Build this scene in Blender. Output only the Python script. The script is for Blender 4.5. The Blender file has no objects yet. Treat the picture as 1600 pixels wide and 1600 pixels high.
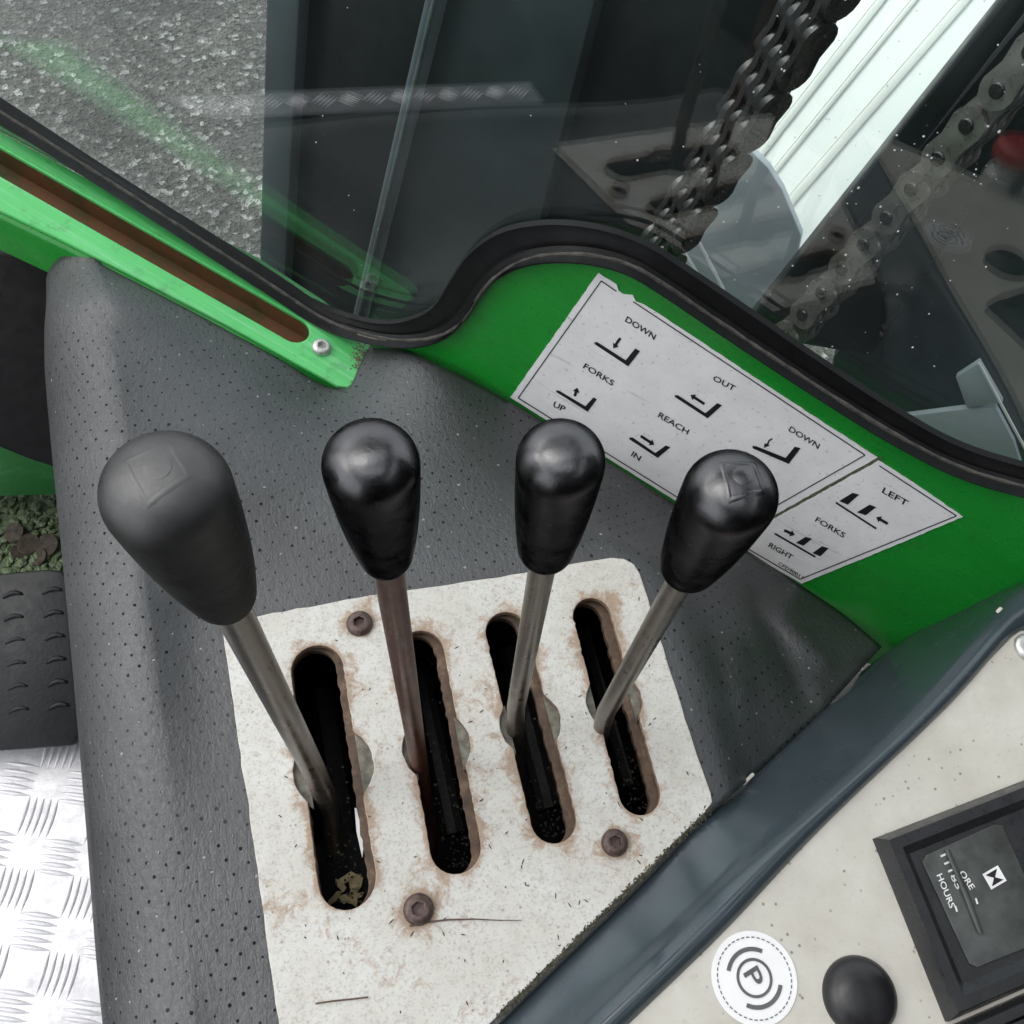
import bpy, bmesh, math, random
import numpy as np
from mathutils import Vector, Matrix
from mathutils.geometry import tessellate_polygon
random.seed(7); rng = np.random.default_rng(7)
S = bpy.context.scene
COL = S.collection

# ------------------------------------------------------------------ camera
# world frame: z = 0 is the top of the pale lever plate, levers stand along +z, slots run along y
F = 1495.0
def unit(v): v = np.array(v, float); return v/np.linalg.norm(v)
_d = unit((-90, 750, F))
_y = np.array((-829, -3078, F), float); _y = unit(_y-(_y@_d)*_d)
RM = np.array([np.cross(_y, -_d), _y, -_d])
EYE = np.array((0, 0, .47))
cam = bpy.data.cameras.new('camera'); camo = bpy.data.objects.new('camera', cam); COL.objects.link(camo)
cam.sensor_width = 36; cam.lens = 36*F/1600; cam.clip_start = .01; cam.clip_end = 200
mw = np.eye(4); mw[:3, 0] = RM[:, 0]; mw[:3, 1] = -RM[:, 1]; mw[:3, 2] = -RM[:, 2]; mw[:3, 3] = EYE
camo.matrix_world = Matrix(mw.tolist()); S.camera = camo

# ------------------------------------------------------------------ light (overcast day)
SUN_EL, SUN_AZ = 58, 300        # degrees; azimuth clockwise from +y
w = bpy.data.worlds.new('World'); S.world = w; w.use_nodes = True
nt = w.node_tree; nt.nodes.clear()
sky = nt.nodes.new('ShaderNodeTexSky'); sky.sky_type = 'NISHITA'; sky.sun_disc = False
sky.sun_elevation = math.radians(SUN_EL); sky.sun_rotation = math.radians(SUN_AZ)
sky.dust_density = 4.0; sky.air_density = 1.0; sky.ozone_density = .6
hsv = nt.nodes.new('ShaderNodeHueSaturation'); hsv.inputs['Saturation'].default_value = .28
bg = nt.nodes.new('ShaderNodeBackground'); bg.inputs['Strength'].default_value = .15
wo = nt.nodes.new('ShaderNodeOutputWorld')
nt.links.new(sky.outputs[0], hsv.inputs['Color']); cl = nt.nodes.new('ShaderNodeMix'); cl.data_type = 'RGBA'; cl.inputs[0].default_value = .6; cl.inputs[7].default_value = (5.6, 5.9, 6.2, 1)      # even cloud cover over the clear sky
nt.links.new(hsv.outputs[0], cl.inputs[6]); nt.links.new(cl.outputs[2], bg.inputs[0]); nt.links.new(bg.outputs[0], wo.inputs[0])
sl = bpy.data.lights.new('sun', 'SUN'); sl.energy = 1.0; sl.angle = math.radians(55); sl.color = (1, .97, .93)
so = bpy.data.objects.new('sun', sl); COL.objects.link(so)
_el, _az = math.radians(SUN_EL), math.radians(SUN_AZ)
sdir = Vector((math.sin(_az)*math.cos(_el), math.cos(_az)*math.cos(_el), math.sin(_el)))
so.rotation_euler = sdir.to_track_quat('Z', 'Y').to_euler(); so.location = (-1, 1, 2)
S.view_settings.view_transform = 'Standard'; S.view_settings.look = 'None'; S.view_settings.exposure = 0.95; S.view_settings.gamma = 1
S.cycles.max_bounces = 8; S.cycles.transparent_max_bounces = 12

# ------------------------------------------------------------------ measuring
def ray(px, py): return RM@np.array((px-800, py-800, F))
def on(px, py, p0, nn):
    r = ray(px, py); return EYE+r*(((p0-EYE)@nn)/(r@nn))
ZUP = np.array((0, 0, 1.0))
def onz(px, py, z=0.): return on(px, py, np.array((0, 0, z)), ZUP)
def depth_of(p): return RM[:, 2]@(np.asarray(p)-EYE)

class Plane:
    """a real plane in the cab: origin o, axes u, v, normal n (right handed)"""
    def __init__(s, o, u, n):
        s.o = np.array(o, float); s.n = unit(n); s.u = unit(np.array(u)-(np.array(u)@s.n)*s.n); s.v = np.cross(s.n, s.u)
    def mat(s, lift=0.):
        m = np.eye(4); m[:3, 0] = s.u; m[:3, 1] = s.v; m[:3, 2] = s.n; m[:3, 3] = s.o+s.n*lift
        return Matrix(m.tolist())
    def uv(s, px, py, lift=0.):
        p = on(px, py, s.o+s.n*lift, s.n)-s.o
        return (float(p@s.u), float(p@s.v))
    def uvs(s, pts, lift=0.): return [s.uv(a, b, lift) for a, b in pts]
    def shifted(s, d): return Plane(s.o+s.n*d, s.u, s.n)
PZ = Plane((0, 0, 0), (1, 0, 0), (0, 0, 1))                         # lever plate
GN = -unit((0.6073, 0.7847, -0.1245)); G0 = np.array((0.2936, 0.189, -0.0084))
GE = unit((.7462, -.6171, -.2496))
PG = Plane(G0, GE, GN)                                              # window glass; normal points into the cab
PW = PG.shifted(.012)                                               # green sheet metal round the glass
SN = unit(np.cross(GN, GE)); SN = SN*np.sign(SN[2])
PS = Plane(onz(478, 530, -.03), GE, SN)                             # window ledge

# ------------------------------------------------------------------ materials
class M:
    def __init__(s, name):
        s.m = bpy.data.materials.new(name); s.m.use_nodes = True; s.t = s.m.node_tree
        s.b = s.t.nodes['Principled BSDF']; s.out = s.t.nodes['Material Output']
    def n(s, typ, **kw):
        nd = s.t.nodes.new(typ)
        for k, v in kw.items():
            if k.startswith('i_'):
                nd.inputs[k[2:].replace('_', ' ')].default_value = v
            else: setattr(nd, k, v)
        return nd
    def l(s, a, b): s.t.links.new(a, b)
    def coord(s, kind='Object'):
        if not hasattr(s, '_tc'): s._tc = s.n('ShaderNodeTexCoord')
        return s._tc.outputs[kind]
    def noise(s, scale, detail=4, rough=.6, vec=None, dist=0.):
        nd = s.n('ShaderNodeTexNoise'); nd.inputs['Scale'].default_value = scale; nd.inputs['Detail'].default_value = detail
        nd.inputs['Roughness'].default_value = rough; nd.inputs['Distortion'].default_value = dist
        s.l(vec or s.coord(), nd.inputs['Vector']); return nd.outputs['Fac']
    def ramp(s, fac, stops):
        nd = s.n('ShaderNodeValToRGB'); e = nd.color_ramp.elements
        while len(e) < len(stops): e.new(.5)
        for el, (p, c) in zip(e, stops):
            el.position = p; el.color = (c, c, c, 1) if isinstance(c, (int, float)) else (*c, 1)
        s.l(fac, nd.inputs[0]); return nd.outputs[0]
    def mix(s, fac, a, b):
        nd = s.n('ShaderNodeMix', data_type='RGBA')
        for sock, v in ((nd.inputs[0], fac), (nd.inputs[6], a), (nd.inputs[7], b)):
            if hasattr(v, 'links'): s.l(v, sock)
            elif isinstance(v, tuple): sock.default_value = (*v, 1)
            else: sock.default_value = v
        return nd.outputs[2]
    def math(s, op, a, b=0., c=None):
        nd = s.n('ShaderNodeMath', operation=op)
        for i, v in enumerate((a, b, c)):
            if v is None: continue
            if hasattr(v, 'links'): s.l(v, nd.inputs[i])
            else: nd.inputs[i].default_value = v
        return nd.outputs[0]
    def bump(s, h, strength=.3, dist=.001, prev=None):
        nd = s.n('ShaderNodeBump'); nd.inputs['Strength'].default_value = strength; nd.inputs['Distance'].default_value = dist
        s.l(h, nd.inputs['Height'])
        if prev is not None: s.l(prev, nd.inputs['Normal'])
        s.l(nd.outputs[0], s.b.inputs['Normal']); return nd.outputs[0]
    def set(s, **kw):
        for k, v in kw.items():
            sock = s.b.inputs[{'color': 'Base Color', 'rough': 'Roughness', 'metal': 'Metallic', 'spec': 'Specular IOR Level', 'coat': 'Coat Weight', 'coat_rough': 'Coat Roughness', 'trans': 'Transmission Weight', 'alpha': 'Alpha', 'sheen': 'Sheen Weight'}[k]]
            if hasattr(v, 'links'): s.l(v, sock)
            elif isinstance(v, tuple): sock.default_value = (*v, 1)
            else: sock.default_value = v
        return s

def plain(name, c, rough=.5, metal=0., spec=.5, grain=None, var=.25, vs=60):
    m = M(name); k = m.noise(vs, 5, .65)
    lo = tuple(x*(1-var) for x in c); hi = tuple(min(1, x*(1+var)) for x in c)
    m.set(color=m.ramp(k, [(.3, lo), (.7, hi)]), metal=metal, spec=spec, rough=m.ramp(m.noise(vs*2.3, 4), [(.3, max(.03, rough-.08)), (.7, min(1, rough+.1))]))
    if grain: m.bump(m.noise(grain[0], 4, .6), grain[1], grain[2])
    return m

def mk_plate():
    m = M('pale_painted_steel')
    big = m.noise(22, 6, .7); fine = m.noise(760, 4, .7); mid = m.noise(120, 8, .78, dist=.6)
    base = m.mix(m.ramp(big, [(.35, 0.), (.65, 1.)]), (.52, .50, .45), (.61, .605, .575))
    speck = m.ramp(fine, [(.53, 0.), (.66, 1.)])
    base = m.mix(m.math('MULTIPLY', speck, .5), base, (.24, .23, .22))
    base = m.mix(m.math('MULTIPLY', m.ramp(m.noise(190, 5, .7), [(.48, 0.), (.66, 1.)]), .28), base, (.34, .32, .27))
    sx = m.n('ShaderNodeSeparateXYZ'); m.l(m.coord(), sx.inputs[0]); X, Y = sx.outputs[0], sx.outputs[1]; near = None
    for (tp, bt, hf) in [((490, 1009), (549, 1421), 42), ((651, 986), (719, 1365), 38), ((784, 957), (874, 1317), 34), ((918, 935), (1008, 1273), 31), ((562, 974), (562, 976), 20), ((654, 1420), (654, 1422), 24), ((960, 1316), (960, 1318), 20)]:
        A = onz(*tp); B = onz(*bt); L = float(np.hypot(*(B-A)[:2])); t = (B-A)/L; c_ = (A+B)/2; hw = hf*.00033
        u = m.math('ABSOLUTE', m.math('ADD', m.math('MULTIPLY', m.math('SUBTRACT', X, float(c_[0])), float(t[0])), m.math('MULTIPLY', m.math('SUBTRACT', Y, float(c_[1])), float(t[1]))))
        v = m.math('ADD', m.math('MULTIPLY', m.math('SUBTRACT', X, float(c_[0])), float(-t[1])), m.math('MULTIPLY', m.math('SUBTRACT', Y, float(c_[1])), float(t[0])))
        u = m.math('MAXIMUM', m.math('SUBTRACT', u, max(0., L/2-hw)), 0.)
        d = m.math('SUBTRACT', m.math('SQRT', m.math('ADD', m.math('MULTIPLY', u, u), m.math('MULTIPLY', v, v))), hw)
        near = d if near is None else m.math('MINIMUM', near, d)
    edge = m.ramp(m.math('MULTIPLY', near, 60.), [(.0, 1.1), (.12, .62), (.5, .16), (1., .0)])
    pick = m.math('ADD', m.math('MULTIPLY', mid, .75), m.math('MULTIPLY', m.noise(34, 4, .6), .5))
    rust = m.ramp(m.math('ADD', pick, m.math('MULTIPLY_ADD', edge, .17, -.095)), [(.60, 0.), (.71, 1.)])
    base = m.mix(m.math('MULTIPLY', rust, .62), base, m.mix(fine, (.36, .18, .05), (.16, .065, .02)))
    grime = m.math('MULTIPLY', m.ramp(m.math('MULTIPLY', near, 160.), [(0., 1.), (1., 0.)]), m.ramp(m.noise(70, 4), [(.35, 0.), (.65, 1.)]))
    base = m.mix(m.math('MULTIPLY', grime, .2), base, (.12, .09, .07))
    sm_ = m.n('ShaderNodeMapping'); sm_.inputs['Scale'].default_value = (900, 30, 1); sm_.inputs['Rotation'].default_value = (0, 0, .35); m.l(m.coord(), sm_.inputs[0])
    base = m.mix(m.math('MULTIPLY', m.ramp(m.noise(1, 3, .6, vec=sm_.outputs[0]), [(.63, 0.), (.70, 1.)]), m.ramp(m.noise(25, 3), [(.45, 0.), (.65, .30)])), base, (.30, .29, .27))
    sc = m.n('ShaderNodeTexVoronoi', feature='F1'); sc.inputs['Scale'].default_value = 260; m.l(m.coord(), sc.inputs['Vector'])
    pit = m.math('MULTIPLY', m.ramp(sc.outputs['Distance'], [(.10, 1.), (.2, 0.)]), m.ramp(m.noise(60, 3), [(.5, 0.), (.6, 1.)]))
    base = m.mix(m.math('MULTIPLY', pit, .6), base, (.16, .12, .10))
    # cut edges are bare rusty steel
    g = m.n('ShaderNodeNewGeometry'); tc = m.n('ShaderNodeVectorTransform', vector_type='NORMAL', convert_from='WORLD', convert_to='OBJECT')
    m.l(g.outputs['True Normal'], tc.inputs[0]); sp = m.n('ShaderNodeSeparateXYZ'); m.l(tc.outputs[0], sp.inputs[0])
    side = m.math('LESS_THAN', m.math('ABSOLUTE', sp.outputs[2]), .45)
    base = m.mix(side, base, m.mix(m.noise(150, 4), (.17, .095, .062), (.34, .25, .19)))
    m.set(color=base, rough=m.ramp(mid, [(.3, .45), (.7, .7)]), spec=.35)
    m.bump(m.math('ADD', m.math('MULTIPLY', fine, .4), mid), .25, .0006)
    return m
def mk_leather():
    m = M('perforated_grey_vinyl')
    uvn = m.n('ShaderNodeUVMap', uv_map='UVMap')
    mp = m.n('ShaderNodeMapping'); mp.inputs['Scale'].default_value = (1/.0104, 1/.0104, 1); mp.inputs['Rotation'].default_value = (0, 0, math.radians(20))
    # small drift so that the rows are not ruler straight
    nz = m.n('ShaderNodeTexNoise'); nz.inputs['Scale'].default_value = 14; m.l(uvn.outputs[0], nz.inputs['Vector'])
    vm = m.n('ShaderNodeVectorMath', operation='MULTIPLY_ADD'); m.l(nz.outputs['Color'], vm.inputs[0]); vm.inputs[1].default_value = (.008, .008, 0); m.l(uvn.outputs[0], vm.inputs[2])
    m.l(vm.outputs[0], mp.inputs[0])
    def lattice(off):
        a = m.n('ShaderNodeVectorMath', operation='ADD'); m.l(mp.outputs[0], a.inputs[0]); a.inputs[1].default_value = (off, off, 0)
        fl = m.n('ShaderNodeVectorMath', operation='FLOOR'); m.l(a.outputs[0], fl.inputs[0])
        wn = m.n('ShaderNodeTexWhiteNoise', noise_dimensions='2D'); m.l(fl.outputs[0], wn.inputs['Vector'])
        f = m.n('ShaderNodeVectorMath', operation='FRACTION'); m.l(a.outputs[0], f.inputs[0])
        b = m.n('ShaderNodeVectorMath', operation='SUBTRACT'); m.l(f.outputs[0], b.inputs[0]); b.inputs[1].default_value = (.5, .5, 0)
        c = m.n('ShaderNodeVectorMath', operation='LENGTH'); m.l(b.outputs[0], c.inputs[0])
        # holes differ in size; some are nearly closed
        return m.math('SUBTRACT', m.math('MULTIPLY_ADD', wn.outputs[0], .040, .042), c.outputs['Value']), wn.outputs[0]
    d1, w1 = lattice(0.); d2, w2 = lattice(.5)
    d = m.math('MAXIMUM', d1, d2); wr = m.math('ADD', w1, w2)
    dot = m.ramp(m.math('MULTIPLY_ADD', d, 14., .5), [(.40, 0.), (.62, 1.)])
    grain = m.noise(900, 4, .6); blot = m.noise(28, 5, .6); ng = m.noise(330, 3, .6)
    col = m.mix(m.ramp(blot, [(.3, 0.), (.7, 1.)]), (.026, .0275, .029), (.045, .0475, .050))
    vis = m.ramp(m.noise(11, 2, .5), [(.35, .35), (.55, 1.)])
    dcol = m.mix(m.ramp(m.noise(170, 1), [(.60, 0.), (.66, 1.)]), (.006, .006, .006), (.30, .30, .29))
    col = m.mix(m.math('MULTIPLY', dot, vis), col, dcol)
    dust = m.math('MULTIPLY', m.ramp(m.noise(800, 2, .5), [(.76, 0.), (.79, 1.)]), .6)
    col = m.mix(dust, col, (.42, .42, .41))
    m.set(color=col, rough=m.ramp(ng, [(.3, .36), (.7, .52)]), spec=m.math('MULTIPLY_ADD', m.math('MULTIPLY', dot, vis), -.65, .75))
    h = m.math('SUBTRACT', m.math('ADD', m.math('MULTIPLY', grain, .6), m.math('MULTIPLY', ng, .8)), m.math('MULTIPLY', dot, .9))
    wm = m.n('ShaderNodeMapping'); wm.inputs['Scale'].default_value = (420, 150, 1); wm.inputs['Rotation'].default_value = (0, 0, .5); m.l(uvn.outputs[0], wm.inputs[0])
    wr = m.noise(1, 4, .6, vec=wm.outputs[0], dist=.8)
    h = m.math('ADD', h, m.math('MULTIPLY', wr, m.ramp(m.noise(7, 3), [(.35, .3), (.65, 1.6)])))
    m.bump(h, .5, .0008)
    return m
def mk_green(name, c, streak_amt, rough=.28):
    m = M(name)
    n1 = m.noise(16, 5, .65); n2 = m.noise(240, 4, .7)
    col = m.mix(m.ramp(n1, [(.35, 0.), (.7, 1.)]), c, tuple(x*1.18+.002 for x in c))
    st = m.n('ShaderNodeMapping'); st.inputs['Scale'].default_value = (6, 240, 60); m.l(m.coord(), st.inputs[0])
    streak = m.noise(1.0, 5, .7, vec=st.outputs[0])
    col = m.mix(m.math('MULTIPLY', m.ramp(streak, [(.5, 0.), (.75, 1.)]), streak_amt), col, (.26, .60, .33))
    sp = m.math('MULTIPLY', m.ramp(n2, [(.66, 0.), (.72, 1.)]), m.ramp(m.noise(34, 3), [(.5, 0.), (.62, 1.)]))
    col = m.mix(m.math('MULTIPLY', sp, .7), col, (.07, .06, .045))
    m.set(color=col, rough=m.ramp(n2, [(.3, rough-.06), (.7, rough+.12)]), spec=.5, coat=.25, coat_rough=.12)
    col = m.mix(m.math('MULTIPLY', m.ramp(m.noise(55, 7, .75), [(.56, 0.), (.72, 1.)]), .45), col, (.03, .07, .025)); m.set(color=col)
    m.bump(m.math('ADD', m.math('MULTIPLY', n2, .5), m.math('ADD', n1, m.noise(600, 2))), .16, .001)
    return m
MAT = {}
MAT['plate'] = mk_plate()
MAT['leather'] = mk_leather()
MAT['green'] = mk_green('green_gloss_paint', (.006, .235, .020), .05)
MAT['ledge_green'] = mk_green('sky_sheen_green_paint', (.075, .47, .12), .8, .34)  # paler copy of the green; the ledge's sky sheen is in its colour
MAT['inner_green'] = mk_green('darker_green_paint', (.012, .13, .025), .12, .5)  # darker tone of the green, for the step and the bulkhead
MAT['gloss_black'] = plain('gloss_black_plastic', (.007, .007, .008), .19, spec=.5, var=.3, vs=60, grain=(150, .10, .0006))
m = MAT['gloss_black'] = M('handled_black_plastic'); k = m.noise(75, 5, .6)
m.set(color=m.ramp(k, [(.3, (.095, .095, .098)), (.7, (.125, .125, .128))]), metal=1., rough=m.ramp(m.noise(130, 5, .65), [(.3, .22), (.7, .42)]))
m.b.inputs['Specular Tint'].default_value = (.14, .14, .145, 1)
m.bump(m.math('ADD', k, m.math('MULTIPLY', m.noise(600, 3, .6), .07)), .15, .0014)
m = MAT['matte_black'] = M('worn_matt_black_plastic'); k = m.noise(60, 5, .65)
m.set(color=m.ramp(k, [(.3, (.108, .108, .108)), (.7, (.150, .150, .149))]), metal=.9, rough=m.ramp(m.noise(160, 5, .65), [(.3, .44), (.7, .60)]))
m.b.inputs['Specular Tint'].default_value = (.16, .16, .155, 1); m.bump(m.math('ADD', k, m.math('MULTIPLY', m.noise(1100, 3, .6), .25)), .2, .0008)
MAT['rubber'] = plain('black_rubber', (.006, .006, .0065), .42, spec=.16, var=.4, grain=(260, .25, .0008))
MAT['old_rubber'] = plain('grimy_rubber_edge', (.050, .046, .040), .85, var=.7, vs=160, grain=(400, .5, .001))
MAT['pedal'] = plain('pedal_rubber', (.008, .0095, .011), .42, spec=.25, var=.3, grain=(300, .3, .001))
MAT['satin_cap'] = plain('satin_black_cap', (.011, .011, .012), .36, spec=.5, var=.4, grain=(500, .12, .0005))
MAT['dark'] = plain('dark_cab_plastic', (.004, .004, .0045), .65, spec=.12, var=.3)
MAT['cavity'] = plain('oily_dark_steel', (.010, .009, .008), .6, var=.6, vs=120)
MAT['pit'] = plain('near_black_interior', (.0035, .003, .003), .7, spec=.2, var=.6, vs=120)  # near-black colour keeps the box inside the slots dark
MAT['rod'] = M('worn_lever_steel')
m = MAT['rod']; k = m.noise(130, 6, .7); mp = m.n('ShaderNodeMapping'); mp.inputs['Scale'].default_value = (160, 160, 14); m.l(m.coord(), mp.inputs[0]); k2 = m.noise(1, 5, .7, vec=mp.outputs[0])
m.set(color=m.mix(k2, m.ramp(k, [(.3, (.095, .072, .055)), (.68, (.31, .285, .25))]), (.19, .17, .15)), metal=.85, rough=m.ramp(k, [(.3, .22), (.7, .46)])); m.bump(k, .25, .0006)
MAT['rust_rod'] = M('rusty_lever_steel')
m = MAT['rust_rod']; k = m.noise(110, 6, .75); mp = m.n('ShaderNodeMapping'); mp.inputs['Scale'].default_value = (150, 150, 20); m.l(m.coord(), mp.inputs[0]); k2 = m.noise(1, 5, .7, vec=mp.outputs[0])
m.set(color=m.mix(m.ramp(k2, [(.5, 0.), (.85, 1.)]), m.ramp(k, [(.3, (.065, .024, .015)), (.7, (.15, .060, .036))]), (.15, .12, .10)), metal=.5, rough=m.ramp(k2, [(.3, .28), (.7, .55)])); m.bump(k, .3, .0007)
MAT['bolt'] = plain('browned_bolt_steel', (.095, .065, .058), .42, metal=.55, var=.45, vs=300, grain=(500, .4, .0006))
MAT['washer'] = plain('dull_zinc', (.15, .142, .112), .6, metal=.15, var=.65, vs=160)
MAT['zinc'] = plain('screw_zinc', (.55, .55, .52), .35, metal=.7, var=.25, vs=300)
MAT['rail'] = plain('slate_blue_gloss_paint', (.040, .055, .064), .2, spec=.6, var=.12, vs=26, grain=(45, .06, .0012))
MAT['dash'] = M('off_white_dash')
m = MAT['dash']; k = m.noise(30, 6, .65); f2 = m.noise(360, 4, .7); vz = m.n('ShaderNodeTexVoronoi'); vz.inputs['Scale'].default_value = 190; m.l(m.coord(), vz.inputs[0])
sp = m.math('MULTIPLY', m.ramp(vz.outputs['Distance'], [(.09, 1.), (.17, 0.)]), m.ramp(m.noise(40, 3), [(.47, 0.), (.56, 1.)]))
c = m.mix(m.ramp(k, [(.3, 0.), (.7, 1.)]), (.47, .45, .395), (.58, .565, .51)); c = m.mix(m.math('MULTIPLY', m.ramp(f2, [(.55, 0.), (.75, 1.)]), .3), c, (.33, .31, .27)); c = m.mix(m.math('MULTIPLY', sp, .8), c, (.15, .13, .11))
m.set(color=c, rough=.5, spec=.4); m.bump(f2, .12, .0005)
MAT['paper'] = M('worn_white_sticker')
m = MAT['paper']; k = m.noise(26, 6, .7); mp = m.n('ShaderNodeMapping'); mp.inputs['Scale'].default_value = (14, 120, 1); mp.inputs['Rotation'].default_value = (0, 0, .9); m.l(m.coord(), mp.inputs[0])
scr = m.noise(1, 3, .6, vec=mp.outputs[0], dist=1.2)
c = m.mix(m.ramp(k, [(.35, 0.), (.7, 1.)]), (.80, .795, .79), (.93, .93, .93)); c = m.mix(m.math('MULTIPLY', m.ramp(scr, [(.66, 0.), (.72, 1.)]), .5), c, (.38, .36, .36)); c = m.mix(m.math('MULTIPLY', m.ramp(m.noise(330, 3), [(.62, 0.), (.7, 1.)]), .5), c, (.36, .35, .35))
m.set(color=c, rough=.35, spec=.5)
MAT['ink'] = plain('black_print', (.012, .011, .014), .45, var=.4, vs=300)
MAT['grey_ink'] = plain('grey_print', (.10, .10, .10), .5, var=.2)
MAT['white_print'] = plain('white_print', (.72, .72, .72), .5, var=.1)
MAT['faint_print'] = plain('worn_grey_print', (.60, .61, .60), .5, var=.4, vs=900)
MAT['white_vinyl'] = plain('white_round_sticker_vinyl', (.80, .80, .80), .35, var=.04, vs=90)
MAT['meter_black'] = plain('satin_black_meter_plastic', (.020, .021, .023), .3, var=.25, vs=90, grain=(700, .12, .0004))
MAT['meter_face'] = plain('dusty_meter_face', (.050, .055, .051), .14, var=.4, vs=60)
MAT['alu'] = plain('bright_aluminium', (.50, .50, .52), .46, metal=.35, var=.22, vs=60, grain=(300, .25, .0008))
MAT['alu_pale'] = plain('pale_tread_aluminium', (.85, .85, .87), .45, metal=.1, var=.15, vs=40)  # bars coloured paler so the mirrored tread shows more contrast
MAT['step_alu'] = plain('dull_step_aluminium', (.20, .20, .21), .4, metal=.4, var=.3, vs=30)
MAT['steel_dark'] = plain('greasy_dark_steel', (.008, .011, .013), .36, spec=.35, var=.35, vs=18, grain=(90, .2, .002))
MAT['steel_slate'] = plain('slate_painted_mast_steel', (.028, .041, .043), .42, spec=.35, var=.25, vs=14)
MAT['flange'] = plain('grey_blue_flange_paint', (.055, .072, .078), .4, var=.2, vs=10)
MAT['pipe'] = plain('dull_pipe_zinc', (.13, .15, .15), .4, metal=.3, var=.3, vs=40)
MAT['chain'] = plain('greased_chain_steel', (.013, .012, .012), .25, spec=.7, metal=.25, var=.6, vs=90, grain=(120, .15, .001))
MAT['chain_brown'] = plain('rust_tinted_chain_steel', (.19, .17, .16), .3, metal=.6, var=.4, vs=60)
MAT['container'] = plain('white_container_paint', (.80, .83, .79), .45, var=.06, vs=5)
MAT['container_groove'] = plain('grey_white_container_groove_paint', (.62, .64, .60), .5, var=.08, vs=8)
MAT['grey_steel'] = plain('mid_grey_paint', (.36, .40, .43), .45, var=.12, vs=6)
MAT['red'] = plain('red_plastic', (.45, .015, .02), .3, var=.15)
MAT['litter'] = plain('dry_leaf', (.42, .34, .19), .7, var=.5, vs=200)
MAT['dirt'] = plain('dark_dirt', (.045, .035, .025), .9, var=.7, vs=220)
MAT['silt'] = plain('tan_grime', (.13, .11, .08), .9, var=.5, vs=300)
MAT['crumb'] = plain('dusty_black_crumbs', (.045, .040, .034), .9, var=.8, vs=500)
MAT['fibre'] = plain('brown_fibre', (.10, .055, .04), .6, var=.3)
MAT['gapdirt'] = plain('olive_dirt', (.050, .048, .030), .9, var=.7, vs=500)
MAT['moss'] = plain('mossy_debris', (.07, .10, .045), .55, var=.8, vs=140, grain=(200, .6, .002))
# asphalt: wet, glinting aggregate
m = MAT['asphalt'] = M('wet_asphalt')
vz = m.n('ShaderNodeTexVoronoi'); vz.inputs['Scale'].default_value = 85; vz.inputs['Randomness'].default_value = 1; m.l(m.coord(), vz.inputs[0])
sep = m.n('ShaderNodeSeparateColor'); m.l(vz.outputs['Color'], sep.inputs[0])
v2 = m.n('ShaderNodeTexVoronoi'); v2.inputs['Scale'].default_value = 240; m.l(m.coord(), v2.inputs[0]); sep2 = m.n('ShaderNodeSeparateColor'); m.l(v2.outputs['Color'], sep2.inputs[0])
c = m.ramp(sep.outputs[0], [(.0, (.040, .037, .033)), (.5, (.105, .098, .086)), (.85, (.20, .185, .165)), (.975, (.58, .57, .54))])
c = m.mix(m.ramp(sep2.outputs[0], [(.45, 0.), (.9, .6)]), c, (.17, .16, .145))
big = m.noise(3.2, 7, .65); c = m.mix(m.ramp(big, [(.38, .0), (.62, .75)]), c, (.045, .042, .036))
m.set(color=c, rough=m.ramp(sep.outputs[1], [(.2, .12), (.75, .75)]), spec=.7); m.bump(m.math('ADD', m.math('ADD', vz.outputs['Distance'], m.math('MULTIPLY', v2.outputs['Distance'], .5)), m.noise(120, 4)), 1., .012)
# window glass: clear sheet with true mirror reflection by angle, a touch of green and a film of dirt
m = MAT['glass'] = M('cab_window_glass'); m.t.nodes.remove(m.b)
tr = m.n('ShaderNodeBsdfTransparent'); tr.inputs[0].default_value = (.91, .955, .945, 1)
gl = m.n('ShaderNodeBsdfGlossy'); gl.inputs['Roughness'].default_value = .0; gl.inputs[0].default_value = (1, 1, 1, 1)
geo = m.n('ShaderNodeNewGeometry'); ior = m.math('MULTIPLY_ADD', geo.outputs['Backfacing'], 1/1.52-1.52, 1.52)
fr = m.n('ShaderNodeFresnel'); m.l(ior, fr.inputs['IOR'])
mx = m.n('ShaderNodeMixShader'); m.l(m.math('MINIMUM', m.math('MULTIPLY', fr.outputs[0], 1.25), 1.), mx.inputs[0]); m.l(tr.outputs[0], mx.inputs[1]); m.l(gl.outputs[0], mx.inputs[2])
df = m.n('ShaderNodeBsdfDiffuse'); df.inputs[0].default_value = (.55, .66, .64, 1)
film = m.math('MULTIPLY', m.ramp(m.noise(14, 6, .7, dist=.6), [(.35, .15), (.7, 1.)]), .008)
mx2 = m.n('ShaderNodeMixShader'); m.l(film, mx2.inputs[0]); m.l(mx.outputs[0], mx2.inputs[1]); m.l(df.outputs[0], mx2.inputs[2])
m.l(mx2.outputs[0], m.out.inputs[0])
MAT['drop'] = plain('white_grit', (.75, .77, .77), .3, var=.2)

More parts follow.
